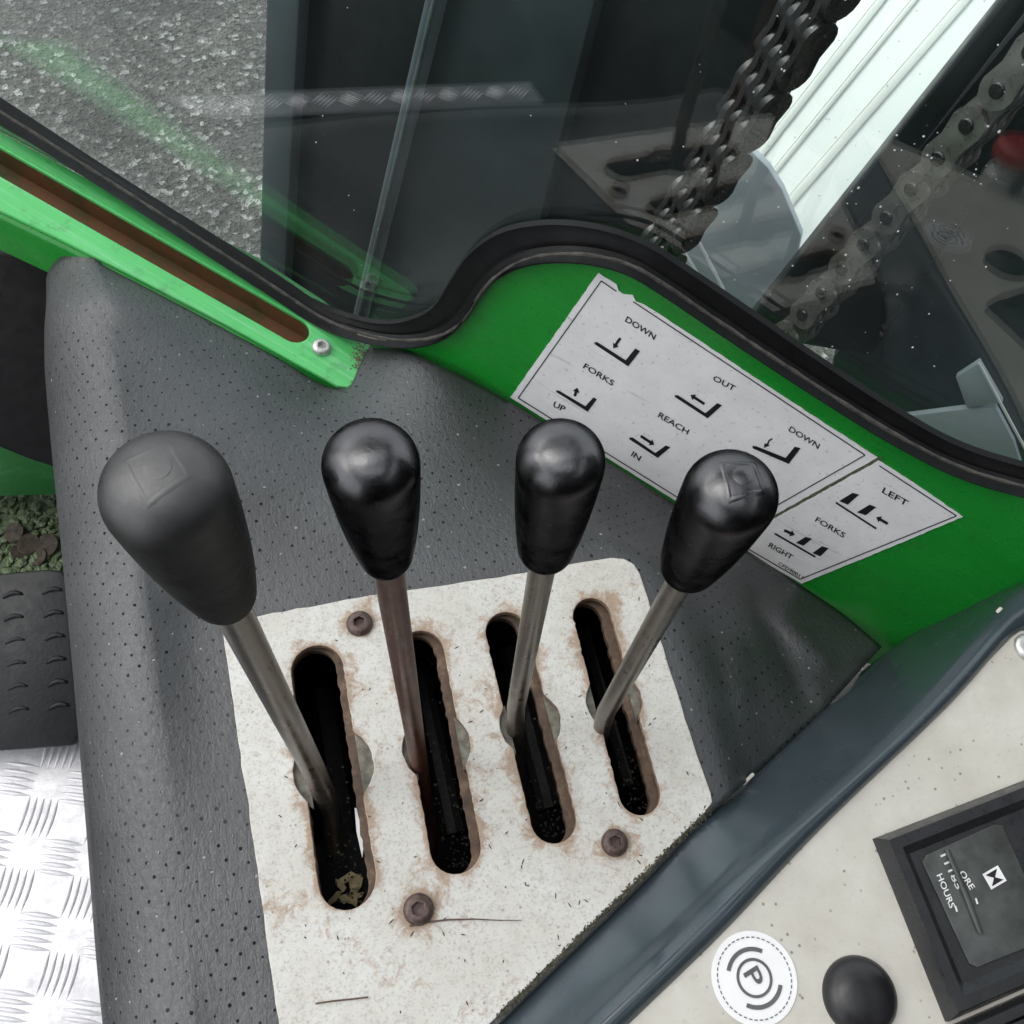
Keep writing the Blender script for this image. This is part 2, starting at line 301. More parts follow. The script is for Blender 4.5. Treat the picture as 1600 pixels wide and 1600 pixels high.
# ------------------------------------------------------------------ object helpers
def empty(name, loc=(0, 0, 0)):
    o = bpy.data.objects.new(name, None); o.empty_display_size = .02; COL.objects.link(o); o.location = tuple(float(x) for x in loc); return o
def tag(o, label, cat, group=None):
    o['label'] = label; o['category'] = cat
    if group: o['group'] = group
    return o
def thing(name, label, cat, loc=(0, 0, 0), group=None): return tag(empty(name, loc), label, cat, group)
def wmat(o):
    m = o.matrix_basis.copy()
    return wmat(o.parent)@m if o.parent else m
def link(name, me, material, parent=None, mat=None, kind=None):
    o = bpy.data.objects.new(name, me); COL.objects.link(o)
    if material is not None and not me.materials: me.materials.append(MAT[material].m if isinstance(material, str) else material.m)
    mat = mat or Matrix.Identity(4)
    if parent: o.parent = parent; o.matrix_basis = wmat(parent).inverted()@mat
    else: o.matrix_basis = mat
    if kind: o['kind'] = kind
    return o
def from_bm(name, bm, material, parent=None, mat=None, smooth=True, kind=None, sharp=35):
    me = bpy.data.meshes.new(name); bmesh.ops.recalc_face_normals(bm, faces=bm.faces)
    for f in bm.faces: f.smooth = smooth
    if smooth:
        for e in bm.edges:
            if len(e.link_faces) == 2 and e.calc_face_angle(0) > math.radians(sharp): e.smooth = False
    bm.to_mesh(me); bm.free()
    return link(name, me, material, parent, mat, kind)
_tmp = bpy.data.collections.new('tmp')
def curve_mesh(cu):
    o = bpy.data.objects.new('tmp', cu); COL.objects.link(o)
    dg = bpy.context.evaluated_depsgraph_get(); me = bpy.data.meshes.new_from_object(o.evaluated_get(dg))
    bpy.data.objects.remove(o); bpy.data.curves.remove(cu); me.materials.clear(); return me
def sheet(name, outlines, plane, thick, material, parent=None, top=0., bevel=0., kind=None):
    """flat piece with holes lying in a plane; its upper face is at height top, it is thick metres deep"""
    cu = bpy.data.curves.new(name, 'CURVE'); cu.dimensions = '2D'; cu.fill_mode = 'BOTH'
    for pts in outlines:
        sp = cu.splines.new('POLY'); sp.points.add(len(pts)-1); sp.use_cyclic_u = True
        for q, p in zip(sp.points, pts): q.co = (p[0], p[1], 0, 1)
    cu.extrude = max(thick/2-bevel, 1e-5); cu.bevel_depth = bevel; cu.bevel_resolution = 2; cu.offset = -bevel
    me = curve_mesh(cu)
    bm = bmesh.new(); bm.from_mesh(me); bmesh.ops.remove_doubles(bm, verts=bm.verts, dist=1e-6)
    bm.to_mesh(me); bm.free()
    for p in me.polygons: p.use_smooth = False
    me.name = name
    return link(name, me, material, parent, plane.mat(top-thick/2), kind)
def tube(name, pts, rad, material, parent=None, n=14, cap=True, kind=None, mat=None):
    """round bar through 3-D points; rad may be a list"""
    bm = bmesh.new(); P = [Vector([float(c) for c in p]) for p in pts]; R_ = rad if hasattr(rad, '__len__') else [rad]*len(P)
    rings = []; ref = None
    for i, p in enumerate(P):
        t = (P[min(i+1, len(P)-1)]-P[max(i-1, 0)]).normalized()
        if ref is None: ref = t.orthogonal().normalized()
        ref = (ref-t*ref.dot(t)).normalized(); b = t.cross(ref)
        rings.append([bm.verts.new(p+(ref*math.cos(a)+b*math.sin(a))*R_[i]) for a in [2*math.pi*k/n for k in range(n)]])
    for a, b in zip(rings, rings[1:]):
        for k in range(n): bm.faces.new((a[k], a[(k+1) % n], b[(k+1) % n], b[k]))
    if cap: bm.faces.new(rings[0][::-1]); bm.faces.new(rings[-1])
    return from_bm(name, bm, material, parent, mat, kind=kind)
def lathe_bm(prof, n=48, bm=None, off=(0, 0, 0)):
    bm = bm or bmesh.new(); rings = []
    for r, z in prof:
        if r < 1e-6: rings.append([bm.verts.new((off[0], off[1], off[2]+z))])
        else: rings.append([bm.verts.new((off[0]+r*math.cos(2*math.pi*k/n), off[1]+r*math.sin(2*math.pi*k/n), off[2]+z)) for k in range(n)])
    for a, b in zip(rings, rings[1:]):
        for k in range(n):
            k2 = (k+1) % n
            if len(a) == 1 and len(b) == 1: continue
            if len(a) == 1: bm.faces.new((a[0], b[k], b[k2]))
            elif len(b) == 1: bm.faces.new((a[k], a[k2], b[0]))
            else: bm.faces.new((a[k], a[k2], b[k2], b[k]))
    return bm
def frame_at(o, n, u=(1, 0, 0)): return Plane(o, u, n).mat()
def text_mesh(s):
    cu = bpy.data.curves.new('t', 'FONT'); cu.body = s; cu.size = 1; cu.align_x = 'CENTER'; cu.align_y = 'CENTER'; cu.resolution_u = 3; cu.offset = .012
    return curve_mesh(cu)
def lettering(s, c, end_a, end_b, up, plane, lift, material, parent, name='lettering', bold=False):
    """printed word on a plane: c its middle, end_a..end_b its baseline run, up its cap height (measured on the photo, laid on the plane)"""
    me = text_mesh(s); v = np.array([x.co[:] for x in me.vertices]); x0, x1 = v[:, 0].min(), v[:, 0].max(); y0, y1 = v[:, 1].min(), v[:, 1].max()
    b = np.array(end_b, float)-np.array(end_a, float); upv = np.array(up, float); c = np.array(c, float)
    for q in me.vertices:
        p = c+b*((q.co.x-(x0+x1)/2)/(x1-x0))+upv*((q.co.y-(y0+y1)/2)/(y1-y0))
        uv = plane.uv(p[0], p[1], lift); q.co = (uv[0], uv[1], 0)
    me.name = name
    return link(name, me, material, parent, plane.mat(lift))
def flat(name, polys, plane, lift, material, parent=None, conv=True, kind=None):
    """print: flat polygons lying lift metres above a plane"""
    bm = bmesh.new()
    for poly in polys:
        pts = plane.uvs(poly, lift) if conv else poly
        vs = [bm.verts.new((p[0], p[1], 0)) for p in pts]
        for t in tessellate_polygon([[v.co for v in vs]]): bm.faces.new([vs[i] for i in t])
    for f in bm.faces:
        f.normal_update()
        if f.normal.z < 0: f.normal_flip()
    me = bpy.data.meshes.new(name); bm.to_mesh(me); bm.free()
    return link(name, me, material, parent, plane.mat(lift), kind)
def strip_poly(a, b, wd):
    a = np.array(a, float); b = np.array(b, float); t = unit(b-a); nn = np.array((-t[1], t[0]))*wd/2
    return [tuple(a+nn), tuple(a-nn), tuple(b-nn), tuple(b+nn)]
def subdiv(pts, step):
    out = []
    for a, b in zip(pts, pts[1:]):
        a = np.array(a, float); b = np.array(b, float); k = max(1, int(np.linalg.norm(b-a)/step))
        out += [tuple(a+(b-a)*i/k) for i in range(k)]
    return out+[tuple(pts[-1])]
def smooth_path(pts, n):
    """Catmull-Rom through points, resampled to n points by arc length"""
    P = np.array(pts, float); P = np.vstack([2*P[0]-P[1], P, 2*P[-1]-P[-2]]); out = []
    for i in range(1, len(P)-2):
        for t in np.linspace(0, 1, 24, endpoint=False):
            a, b, c, d = P[i-1], P[i], P[i+1], P[i+2]
            out.append(.5*(2*b+(c-a)*t+(2*a-5*b+4*c-d)*t*t+(3*b-3*c+d-a)*t**3))
    out.append(P[-2]); out = np.array(out); s = np.r_[0, np.cumsum(np.linalg.norm(np.diff(out, axis=0), axis=1))]
    q = np.linspace(0, s[-1], n); return np.stack([np.interp(q, s, out[:, k]) for k in range(out.shape[1])], 1)
def prism(name, poly3, vec, material, parent=None, mat=None, bevel=0., kind=None):
    bm = bmesh.new(); a = [bm.verts.new(tuple(map(float, p))) for p in poly3]; f = bm.faces.new(a)
    r = bmesh.ops.extrude_face_region(bm, geom=[f]); vs = [e for e in r['geom'] if isinstance(e, bmesh.types.BMVert)]
    bmesh.ops.translate(bm, verts=vs, vec=Vector([float(x) for x in vec]))
    if bevel: bmesh.ops.bevel(bm, geom=bm.edges[:], offset=bevel, segments=2, affect='EDGES', profile=.5)
    return from_bm(name, bm, material, parent, mat, smooth=True, kind=kind)
def structure(name): o = empty(name); o['kind'] = 'structure'; return o

# ================================================================== GROUND OUTSIDE
bm = bmesh.new(); g = 30
vs = [bm.verts.new((x, y, -1.15)) for x, y in ((-g, -g), (g, -g), (g, g), (-g, g))]; bm.faces.new(vs)
from_bm('asphalt_ground', bm, 'asphalt', kind='structure', smooth=False)

# ================================================================== GREEN CAB WALL ROUND THE WINDOW
INNER = [(-120, 70), (0, 148), (205, 282), (410, 410), (490, 462), (545, 486), (600, 497), (645, 491), (682, 470), (710, 425), (738, 386), (785, 354), (845, 341), (905, 342), (965, 354), (1020, 376), (1062, 402), (1180, 482), (1275, 548), (1400, 630), (1500, 685), (1610, 720), (1750, 752)]
OUTER = [(-120, 105), (0, 178), (205, 308), (410, 440), (500, 498), (560, 522), (622, 534), (676, 530), (716, 510), (744, 470), (772, 436), (815, 410), (868, 400), (930, 403), (988, 419), (1042, 451), (1110, 497), (1200, 557), (1300, 622), (1400, 683), (1500, 733), (1610, 766), (1750, 798)]
inn = smooth_path(INNER, 150); out = smooth_path(OUTER, 150)
wall = structure('cab_wall')
lower = [(1750, 905), (1600, 960), (1500, 1010), (1440, 1060), (1330, 1030), (1250, 975), (1060, 850), (860, 725), (700, 625), (600, 560), (500, 520)]
up_edge = [tuple(p) for p in smooth_path(OUTER[5:], 110)]
outline = PW.uvs(up_edge+[(q[0], q[1]) for q in lower[:-1]])
sheet('panel', [outline], PW, .003, 'green', wall, bevel=.0006)
# bright bare edge of the sheet where the rubber meets it
tube('bare_edge', [PW.o+PW.u*a+PW.v*b+PW.n*.0008 for a, b in PW.uvs(up_edge)], .0009, 'washer', wall, n=6)

# ================================================================== WINDOW
win = thing('cab_window', 'large clear cab window with thick black rubber seal above the green panel', 'window', PG.o)
top_px = [(1800, -160), (800, -200), (-200, -160)]
glass_px = [tuple(p+(0, 14)) for p in inn[::3]]+top_px
sheet('glass_pane', [PG.uvs(glass_px)], PG, .004, 'glass', win)
bm = bmesh.new(); rows = []
prof = [(0, .0015), (.05, .005), (.16, .0046), (.34, .0044), (.55, .0043), (.68, .0042), (.76, .0036), (.84, .0050), (.95, .0055+.012*.6), (1.0, .0125)]
for a, b in zip(inn, out):
    A = on(*a, PG.o, PG.n); B = on(*b, PG.o+PG.n*.012, PG.n)
    row = []
    for t, h in prof:
        p = A+(B-A)*t; p = p-((p-PG.o)@PG.n)*PG.n+PG.n*(h+.006*t); row.append(bm.verts.new(p))
    rows.append(row)
for r0, r1 in zip(rows, rows[1:]):
    for i in range(len(prof)-1): bm.faces.new((r0[i], r0[i+1], r1[i+1], r1[i]))
from_bm('rubber_seal', bm, 'rubber', win, sharp=60)
# grey perished lip of the seal along the metal
lipa = [on(*b, PG.o+PG.n*.019, PG.n) for b in out]
rng2 = np.random.default_rng(3)
tube('perished_lip', [p-PG.n*.0015 for p in lipa], [.0010+.0003*rng2.uniform(-1, 1) for _ in lipa], 'old_rubber', win, n=8)

# ================================================================== WINDOW LEDGE (left)
ledge = structure('window_ledge')
def slot_outline(A, B, r, nseg=14):
    A = np.array(A); B = np.array(B); t = unit(B-A); nn = np.array((-t[1], t[0])); o = []
    for k in range(nseg+1):
        a = math.pi*k/nseg; o.append(tuple(B+nn*r*math.cos(a)+t*r*math.sin(a)))
    for k in range(nseg+1):
        a = math.pi*k/nseg; o.append(tuple(A-nn*r*math.cos(a)-t*r*math.sin(a)))
    return o
sill_px = [(-160, 108), (0, 205), (200, 313), (400, 415), (500, 480), (548, 520), (582, 532), (574, 560), (548, 606), (528, 603), (350, 505), (165, 409), (100, 376), (0, 328), (-160, 250)]
sA, sB = np.array(PS.uv(-140, 172)), np.array(PS.uv(460, 515))
sr = .5*abs(np.cross(np.array(PS.uv(200, 346))-np.array(PS.uv(200, 391)), unit(sB-sA)))
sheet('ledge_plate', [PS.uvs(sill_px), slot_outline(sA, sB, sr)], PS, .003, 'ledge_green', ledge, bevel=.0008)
# upright step between ledge and rubber
step = [(-160, 108), (0, 205), (200, 313), (400, 415), (500, 480), (550, 522)]
bm = bmesh.new(); prev = None
for q in step:
    a = PS.o+PS.u*PS.uv(*q)[0]+PS.v*PS.uv(*q)[1]; b = a+PS.n*.0025-PG.n*.004
    cur = (bm.verts.new(a), bm.verts.new(b))
    if prev: bm.faces.new((prev[0], cur[0], cur[1], prev[1]))
    prev = cur
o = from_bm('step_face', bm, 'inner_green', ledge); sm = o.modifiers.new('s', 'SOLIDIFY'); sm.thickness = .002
# recess under the slot
m = MAT['recess'] = M('rusty_recess')
k = m.noise(40, 6, .7); m.set(color=m.mix(m.ramp(k, [(.30, 0.), (.55, 1.)]), (.030, .060, .018), (.15, .068, .028)), rough=.6); m.bump(m.noise(200, 4), .4, .001)
rec = slot_outline(sA, sB, sr*1.25); bm = bmesh.new(); top = [bm.verts.new((p[0], p[1], 0)) for p in rec]; bot = [bm.verts.new((p[0], p[1], -.016)) for p in rec]
for i in range(len(rec)): j = (i+1) % len(rec); bm.faces.new((top[i], top[j], bot[j], bot[i]))
bm.faces.new(bot)
from_bm('slot_recess', bm, 'recess', ledge, PS.mat(-.0031))
# front lip of the ledge
lo = [(-160, 250), (0, 328), (100, 376), (165, 409), (350, 505), (528, 603)]
bm = bmesh.new(); prev = None
for q in lo:
    uvq = PS.uv(*q); a = PS.o+PS.u*uvq[0]+PS.v*uvq[1]-PS.n*.003
    cur = [bm.verts.new(a+PG.n*d-PS.n*h) for d, h in ((-.001, 0.), (.0, .004), (-.002, .036), (-.004, .037))]
    if prev:
        for i in range(3): bm.faces.new((prev[i], cur[i], cur[i+1], prev[i+1]))
    prev = cur
o = from_bm('front_lip', bm, 'green', ledge); sm = o.modifiers.new('s', 'SOLIDIFY'); sm.thickness = .002
def socket_head(bm, r, h, sock=.5):
    """button head with a hexagon socket"""
    n = 24; prof = [(r, 0), (r, h*.35), (r*.95, h*.62), (r*.82, h*.86), (r*.62, h)]
    rings = [[bm.verts.new((a*math.cos(2*math.pi*k/n), a*math.sin(2*math.pi*k/n), z)) for k in range(n)] for a, z in prof]
    def hexr(k): a = (2*math.pi*k/n) % (math.pi/3); return r*sock*math.cos(math.pi/6)/math.cos(a-math.pi/6)
    for z in (h*.98, h*.05): rings.append([bm.verts.new((hexr(k)*math.cos(2*math.pi*k/n), hexr(k)*math.sin(2*math.pi*k/n), z)) for k in range(n)])
    for a, b in zip(rings, rings[1:]):
        for k in range(n): bm.faces.new((a[k], a[(k+1) % n], b[(k+1) % n], b[k]))
    bm.faces.new(rings[-1]); return bm
uvq = PS.uv(502, 544)
scr_o = PS.o+PS.u*uvq[0]+PS.v*uvq[1]
o = from_bm('ledge_screw', socket_head(bmesh.new(), .0062, .0035), 'zinc', ledge, Plane(scr_o, PS.u, PS.n).mat())
# packed grime at the end of the ledge
bm = bmesh.new()
for k in range(420):
    q = PS.uv(random.gauss(566, 8), random.gauss(562, 18)); r_ = random.uniform(.0003, .0009); bmesh.ops.create_icosphere(bm, subdivisions=1, radius=r_, matrix=Matrix.Translation((q[0], q[1], 0))@Matrix.Rotation(random.uniform(0, 6), 4, 'Z')@Matrix.Diagonal((1, random.uniform(.4, 1), .35, 1)))
from_bm('grime', bm, 'silt', ledge, PS.mat(), kind='stuff')

# ================================================================== DASH, RAIL
DZ = .014
PD = Plane((0, 0, DZ), (1, 0, 0), (0, 0, 1))
dash = structure('dashboard')
TR = [(1640, 985), (1584, 992), (1480, 1105), (1284, 1294), (1131, 1456), (1000, 1583), (900, 1680), (700, 1880)]        # right edge of the rounded rim
TL = [(1632, 902), (1575, 938), (1407, 1126), (1188, 1318), (1044, 1458), (1000, 1500), (850, 1640), (640, 1830)]        # left edge of the rim
FL = [(1560, 905), (1381, 1022), (1276, 1119), (1157, 1228), (1104, 1275), (1000, 1384), (780, 1597), (560, 1810)]       # foot of the face
FZ = [-.07, -.098, -.062, -.024, -.006, -.006, -.006, -.006]        # its height
FL3 = [(a, b, z*1000) for (a, b), z in zip(FL, FZ)]
dash_px = [(1640, 985), (1590, 985), (1480, 1098), (1284, 1286), (1131, 1448), (1000, 1575), (900, 1672), (700, 1872), (1100, 2000), (2100, 2000), (2100, 960)]
sheet('dash_panel', [PD.uvs(dash_px)], PD, .003, 'dash', dash, bevel=.0006)
n_ = 60
tr, tl, fl = smooth_path(TR, n_), smooth_path(TL, n_), smooth_path(FL3, n_)
bm = bmesh.new(); prev = None
for i in range(n_):
    a = onz(*tr[i], DZ+.0005); b = onz(*tl[i], DZ-.003); c = onz(fl[i][0], fl[i][1], fl[i][2]/1000)
    row = [a-np.array((0, 0, .006)), a]
    for t in (.12, .28, .45, .62, .78, .92):
        p = a+(b-a)*t; p = p+np.array((0, 0, 0.0065*math.sin(math.pi*min(t*.93+.04, 1)))); row.append(p)
    row.append(b)
    for t in (.12, .3, .5, .7, .88, 1.0):
        p = b+(c-b)*t; p = p-np.array((0, 0, .0022*math.sin(math.pi*t))); row.append(p)
    row.append(c-np.array((0, 0, .03)))
    cur = [bm.verts.new(p) for p in row]
    if prev:
        for k in range(len(cur)-1): bm.faces.new((prev[k], prev[k+1], cur[k+1], cur[k]))
    prev = cur
rail = from_bm('edge_rail', bm, 'rail', dash, sharp=60)
# crumbs of white filler on the rail
for q in ((1168, 1218), (1560, 954)):
    z = -.022 if q[0] < 1300 else .0225
    P_ = onz(*q, z); bm = bmesh.new(); bmesh.ops.create_cube(bm, size=1); bmesh.ops.scale(bm, vec=(.0085 if q[0] < 1300 else .0038, .0018, .0010), verts=bm.verts); bmesh.ops.bevel(bm, geom=bm.edges[:], offset=.0004, segments=1, affect='EDGES')
    from_bm('paint_chip', bm, 'dash', dash, Plane(P_+np.array((0, 0, .0008)), onz(1276, 1119, 0)-onz(1157, 1228, 0), (-.3, .3, 1)).mat())
P_ = onz(1606, 1012, DZ); from_bm('dash_screw', socket_head(bmesh.new(), .0075, .003), 'zinc', dash, Matrix.Translation(Vector(P_)))

# ------------------------------------------------------------------ hour meter
hm = thing('hour_meter', 'square black hour meter with chamfered bezel set in the white dash', 'hour meter', onz(1520, 1430, DZ))
def ring_loft(name, loops, material, parent, cap=True):
    bm = bmesh.new(); R_ = [[bm.verts.new(tuple(map(float, p))) for p in lp] for lp in loops]
    for a, b in zip(R_, R_[1:]):
        for k in range(len(a)): bm.faces.new((a[k], a[(k+1) % len(a)], b[(k+1) % len(b)], b[k]))
    if cap: bm.faces.new(R_[-1])
    bmesh.ops.bevel(bm, geom=[e for e in bm.edges if e.calc_face_angle(0) > .3], offset=.0007, segments=2, affect='EDGES')
    return from_bm(name, bm, material, parent, sharp=30)
hm_u = unit(onz(1600, 1219, DZ)-onz(1363, 1311, DZ)); hm_v = unit(onz(1474, 1590, DZ)-onz(1363, 1311, DZ))
O_ = onz(1363, 1311, DZ)
def hq(a, b, z): return O_+hm_u*a+hm_v*b+np.array((0, 0, z))
def hrect(i, z, wd, ht): return [hq(i, i, z), hq(wd-i, i, z), hq(wd-i, ht-i, z), hq(i, ht-i, z)]
HW = float(np.linalg.norm(onz(1474, 1590, DZ)-O_))*1.02; HWW = HW*1.22
ring_loft('bezel', [hrect(0, -.004, HWW, HW), hrect(0, .0035, HWW, HW), hrect(.0028, .0105, HWW, HW), hrect(.0075, .0105, HWW, HW), hrect(.0112, .0068, HWW, HW)], 'meter_black', hm)
PH = Plane(hq(0, 0, .0072), hm_u, (0, 0, 1))
win_px = [(1446, 1336), (1552, 1289), (1566, 1290), (1650, 1480), (1610, 1478), (1526, 1512), (1514, 1506), (1440, 1346)]
sheet('meter_window', [PH.uvs(win_px)], PH, .0008, 'meter_face', hm, top=.0006, bevel=.0003)
lettering('ORE', (1511, 1375), (1503, 1361), (1521, 1388), (8, -5), PH, .0009, 'white_print', hm)
lettering('HOURS', (1478, 1392), (1466, 1366), (1487, 1418), (8.5, -4), PH, .0009, 'white_print', hm)
lettering('l', (1526, 1408), (1525, 1403), (1528, 1412), (2.5, -1), PH, .0009, 'white_print', hm)
lettering('l', (1494, 1420), (1493, 1416), (1496, 1425), (2.5, -1), PH, .0009, 'white_print', hm)
lettering('11185', (1486, 1362), (1473, 1334), (1499, 1388), (8, -3.5), PH, .0009, 'faint_print', hm, 'counter_digits')
# hourglass emblem: white square with a black border line and hourglass
def hg(pts, c=(1554, 1371), a=(12, -7), b=(7, 12)): return [(c[0]+a[0]*x+b[0]*y, c[1]+a[1]*x+b[1]*y) for x, y in pts]
flat('hourglass_emblem', [hg([(-1, -1), (1, -1), (1, 1), (-1, 1)])], PH, .0009, 'white_print', hm)
flat('hourglass_emblem_mark', [hg([(-.75, -.72), (.75, -.72), (.08, 0), (.75, .72), (-.75, .72), (-.08, 0)])], PH, .0011, 'ink', hm)
# clear raised bar over the counter
tube('counter_bar', [onz(1480, 1328, DZ+.0085), onz(1507, 1392, DZ+.0085), onz(1532, 1458, DZ+.0085)], [.0012, .0016, .0012], 'meter_face', hm, n=10)
# switch below the meter
sw = thing('dash_switch', 'black rocker housing below the hour meter at the picture edge', 'switch', onz(1580, 1590, DZ))
b0 = [hq(-.001, HW+.002, 0), hq(HWW, HW+.002, 0), hq(HWW, HW+.03, 0), hq(-.001, HW+.03, 0)]
cz = np.mean(b0, axis=0)
ring_loft('housing', [[p-np.array((0, 0, .003)) for p in b0], [p+np.array((0, 0, .004)) for p in b0], [cz+(p-cz)*.88+np.array((0, 0, .009)) for p in b0]], 'meter_black', sw)
ring_loft('rocker', [[cz+(p-cz)*.6+np.array((0, 0, .0085)) for p in b0], [cz+(p-cz)*.55+np.array((0, 0, .012)) for p in b0]], 'gloss_black', sw)

# ------------------------------------------------------------------ round P sticker
ps = thing('parking_brake_sticker', 'round white sticker with dashed rim and a circled letter P on the dash', 'sticker', onz(1178, 1527, DZ))
Pc = np.array(PD.uv(1178, 1528)); PR = .0188
PP = Plane(PD.o+PD.u*Pc[0]+PD.v*Pc[1]+PD.n*.0003, onz(1207, 1511, DZ)-onz(1178, 1528, DZ), (0, 0, 1))
# letter's up direction
circ = lambda r, n=64, a0=0., a1=2*math.pi: [(r*math.cos(a0+(a1-a0)*k/n), r*math.sin(a0+(a1-a0)*k/n)) for k in range(n)]
sheet('sticker_disc', [circ(PR)], PP, .0003, 'white_vinyl', ps, top=.0003)
def arc(r0, r1, a0, a1, n=24): return [(r1*math.cos(a0+(a1-a0)*k/n), r1*math.sin(a0+(a1-a0)*k/n)) for k in range(n+1)]+[(r0*math.cos(a1-(a1-a0)*k/n), r0*math.sin(a1-(a1-a0)*k/n)) for k in range(n+1)]
def quads(poly_arc): n = len(poly_arc)//2; return [[poly_arc[i], poly_arc[i+1], poly_arc[-i-2], poly_arc[-i-1]] for i in range(n-1)]
pr = []
for k in range(44): pr += quads(arc(PR*.85, PR*.875, 2*math.pi*k/44, 2*math.pi*(k+.62)/44, 3))
flat('dashed_rim', pr, PP, .0006, 'grey_ink', ps, conv=False)
flat('ring', quads(arc(PR*.355, PR*.42, 0, 2*math.pi, 48)), PP, .0006, 'grey_ink', ps, conv=False)
for a in (math.radians(90), math.radians(270)):
    flat('brake_arc', quads(arc(PR*.56, PR*.655, a-math.radians(50), a+math.radians(50))), PP, .0006, 'grey_ink', ps, conv=False)
lettering('P', (1178, 1527), (1172, 1515), (1184, 1540), (22, -14), PD, .0010, 'grey_ink', ps)

# ------------------------------------------------------------------ black dome button
db = thing('dome_button', 'round glossy black dome button on the white dash beside the sticker', 'button', onz(1342, 1556, DZ))
bR = 58*depth_of(onz(1342, 1556, DZ))/F
from_bm('dome', lathe_bm([(bR, -.002), (bR, .001), (bR*.985, .0025), (bR*.93, .0045), (bR*.8, .0065), (bR*.6, .0078), (bR*.35, .0086), (0, .0089)]), 'satin_cap', db, Matrix.Translation(Vector(onz(1342, 1556, DZ))))

# ------------------------------------------------------------------ red stop button, beyond the picture's edge but mirrored in the window
rb = thing('stop_button', 'red mushroom stop button mirrored in the window at the right edge', 'button', (.085, -.13, DZ))
B0 = Matrix.Translation((.085, -.135, DZ))
from_bm('collar', lathe_bm([(.017, -.002), (.017, .004), (.016, .006), (.0165, .0075), (.0155, .010), (.013, .012), (.012, .02)]), 'zinc', rb, B0)
from_bm('mushroom', lathe_bm([(.012, .018), (.019, .021), (.0205, .026), (.0195, .031), (.016, .034), (0, .0355)]), 'red', rb, B0)

# ================================================================== VINYL COVER OF THE CONSOLE
ctrl = []      # (x, y, z)
def cp(px, py, z): p = onz(px, py, z); ctrl.append((p[0], p[1], z))
for q in [(350, 975), (395, 955), (560, 930), (760, 903), (960, 873), (1000, 900), (1050, 1050), (1105, 1235), (380, 1150), (405, 1400), (440, 1650), (600, 1200), (800, 1200), (700, 1000)]: cp(*q, -.003)
def on_plane_z(q, P, lift): p = on(*q, P.o+P.n*lift, P.n); ctrl.append(tuple(p)); return p
for q in [(165, 412), (260, 462), (350, 511), (450, 564), (528, 603)]: on_plane_z(q, PS, -.004)
for q in [(90, 376), (140, 392)]: on_plane_z(q, PS, -.003)
for q in [(585, 525), (545, 600)]: on_plane_z(q, PS, .002)
for q in [(660, 555), (860, 668), (1060, 793), (1200, 885), (1310, 955)]: on_plane_z(q, PW, .004)
for q, z in zip(FL[1:5], (-.098, -.062, -.024, -.006)): cp(q[0], q[1], z+.002)
for q, z in [((230, 620), .012), ((200, 480), .012), ((250, 900), .006), ((270, 1250), .001), ((300, 1560), -.002), ((400, 640), -.004), ((700, 720), -.012), ((250, 1000), .004)]: cp(*q, z)
ctrl = np.array(ctrl)
def inside(x, y, poly):
    c = False; n = len(poly)
    for a in range(n):
        x1, y1 = poly[a]; x2, y2 = poly[(a+1) % n]
        if (y1 > y) != (y2 > y) and x < (x2-x1)*(y-y1)/(y2-y1)+x1: c = not c
    return c
PLATE_XY = np.array([onz(*q)[:2] for q in ((346, 973), (760, 904), (955, 871), (1000, 896), (1055, 1070), (1112, 1254), (700, 1662), (440, 1720), (405, 1385))])
_X = ctrl[:, :2]; _n = len(_X)
def _k(r2): return np.where(r2 > 0, .5*r2*np.log(np.maximum(r2, 1e-18)), 0)
_A = np.zeros((_n+3, _n+3)); _A[:_n, :_n] = _k(((_X[:, None]-_X[None])**2).sum(2))+np.eye(_n)*2e-5
_A[:_n, _n] = 1; _A[:_n, _n+1:] = _X; _A[_n, :_n] = 1; _A[_n+1:, :_n] = _X.T
_c = np.linalg.solve(_A, np.r_[ctrl[:, 2], 0, 0, 0])
_f = lambda px, py, z: onz(px, py, z)[:2]
FOLDS = [(_f(1195, 925, -.05), _f(1262, 1075, -.05), .006, .011), (_f(1225, 960, -.06), _f(1290, 1030, -.07), -.004, .008), (_f(1150, 1000, -.03), _f(1170, 1180, -.02), -.002, .010)]
def ZF(xy):
    """height of the cover over (x, y): smooth through the measured points, flat round the lever plate"""
    z = _k(((xy[:, None]-_X[None])**2).sum(2))@_c[:_n]+_c[_n]+xy@_c[_n+1:]
    P = PLATE_XY; Q = np.roll(P, -1, axis=0); d = Q-P
    w_ = xy[:, None]-P[None]; t = np.clip((w_*d).sum(2)/(d*d).sum(1), 0, 1); dist = np.sqrt(((w_-d*t[..., None])**2).sum(2)).min(1)
    c1 = (P[None, :, 1] > xy[:, 1:]) != (Q[None, :, 1] > xy[:, 1:])
    xi = d[:, 0]*(xy[:, 1:]-P[:, 1])/np.where(np.abs(d[:, 1]) < 1e-12, 1e-12, d[:, 1])+P[:, 0]
    ins = (c1 & (xy[:, :1] < xi)).sum(1) % 2 == 1
    k = np.clip(np.where(ins, 0, dist)/.035, 0, 1); k = k*k*(3-2*k)
    for a, b, dp, wd in FOLDS:
        t = np.clip(((xy-a)@(b-a))/((b-a)@(b-a)), 0, 1); r = np.hypot(*(xy-a-(b-a)*t[:, None]).T); z = z-dp*np.exp(-(r/wd)**2)
    return -.0016*(1-k)+z*k
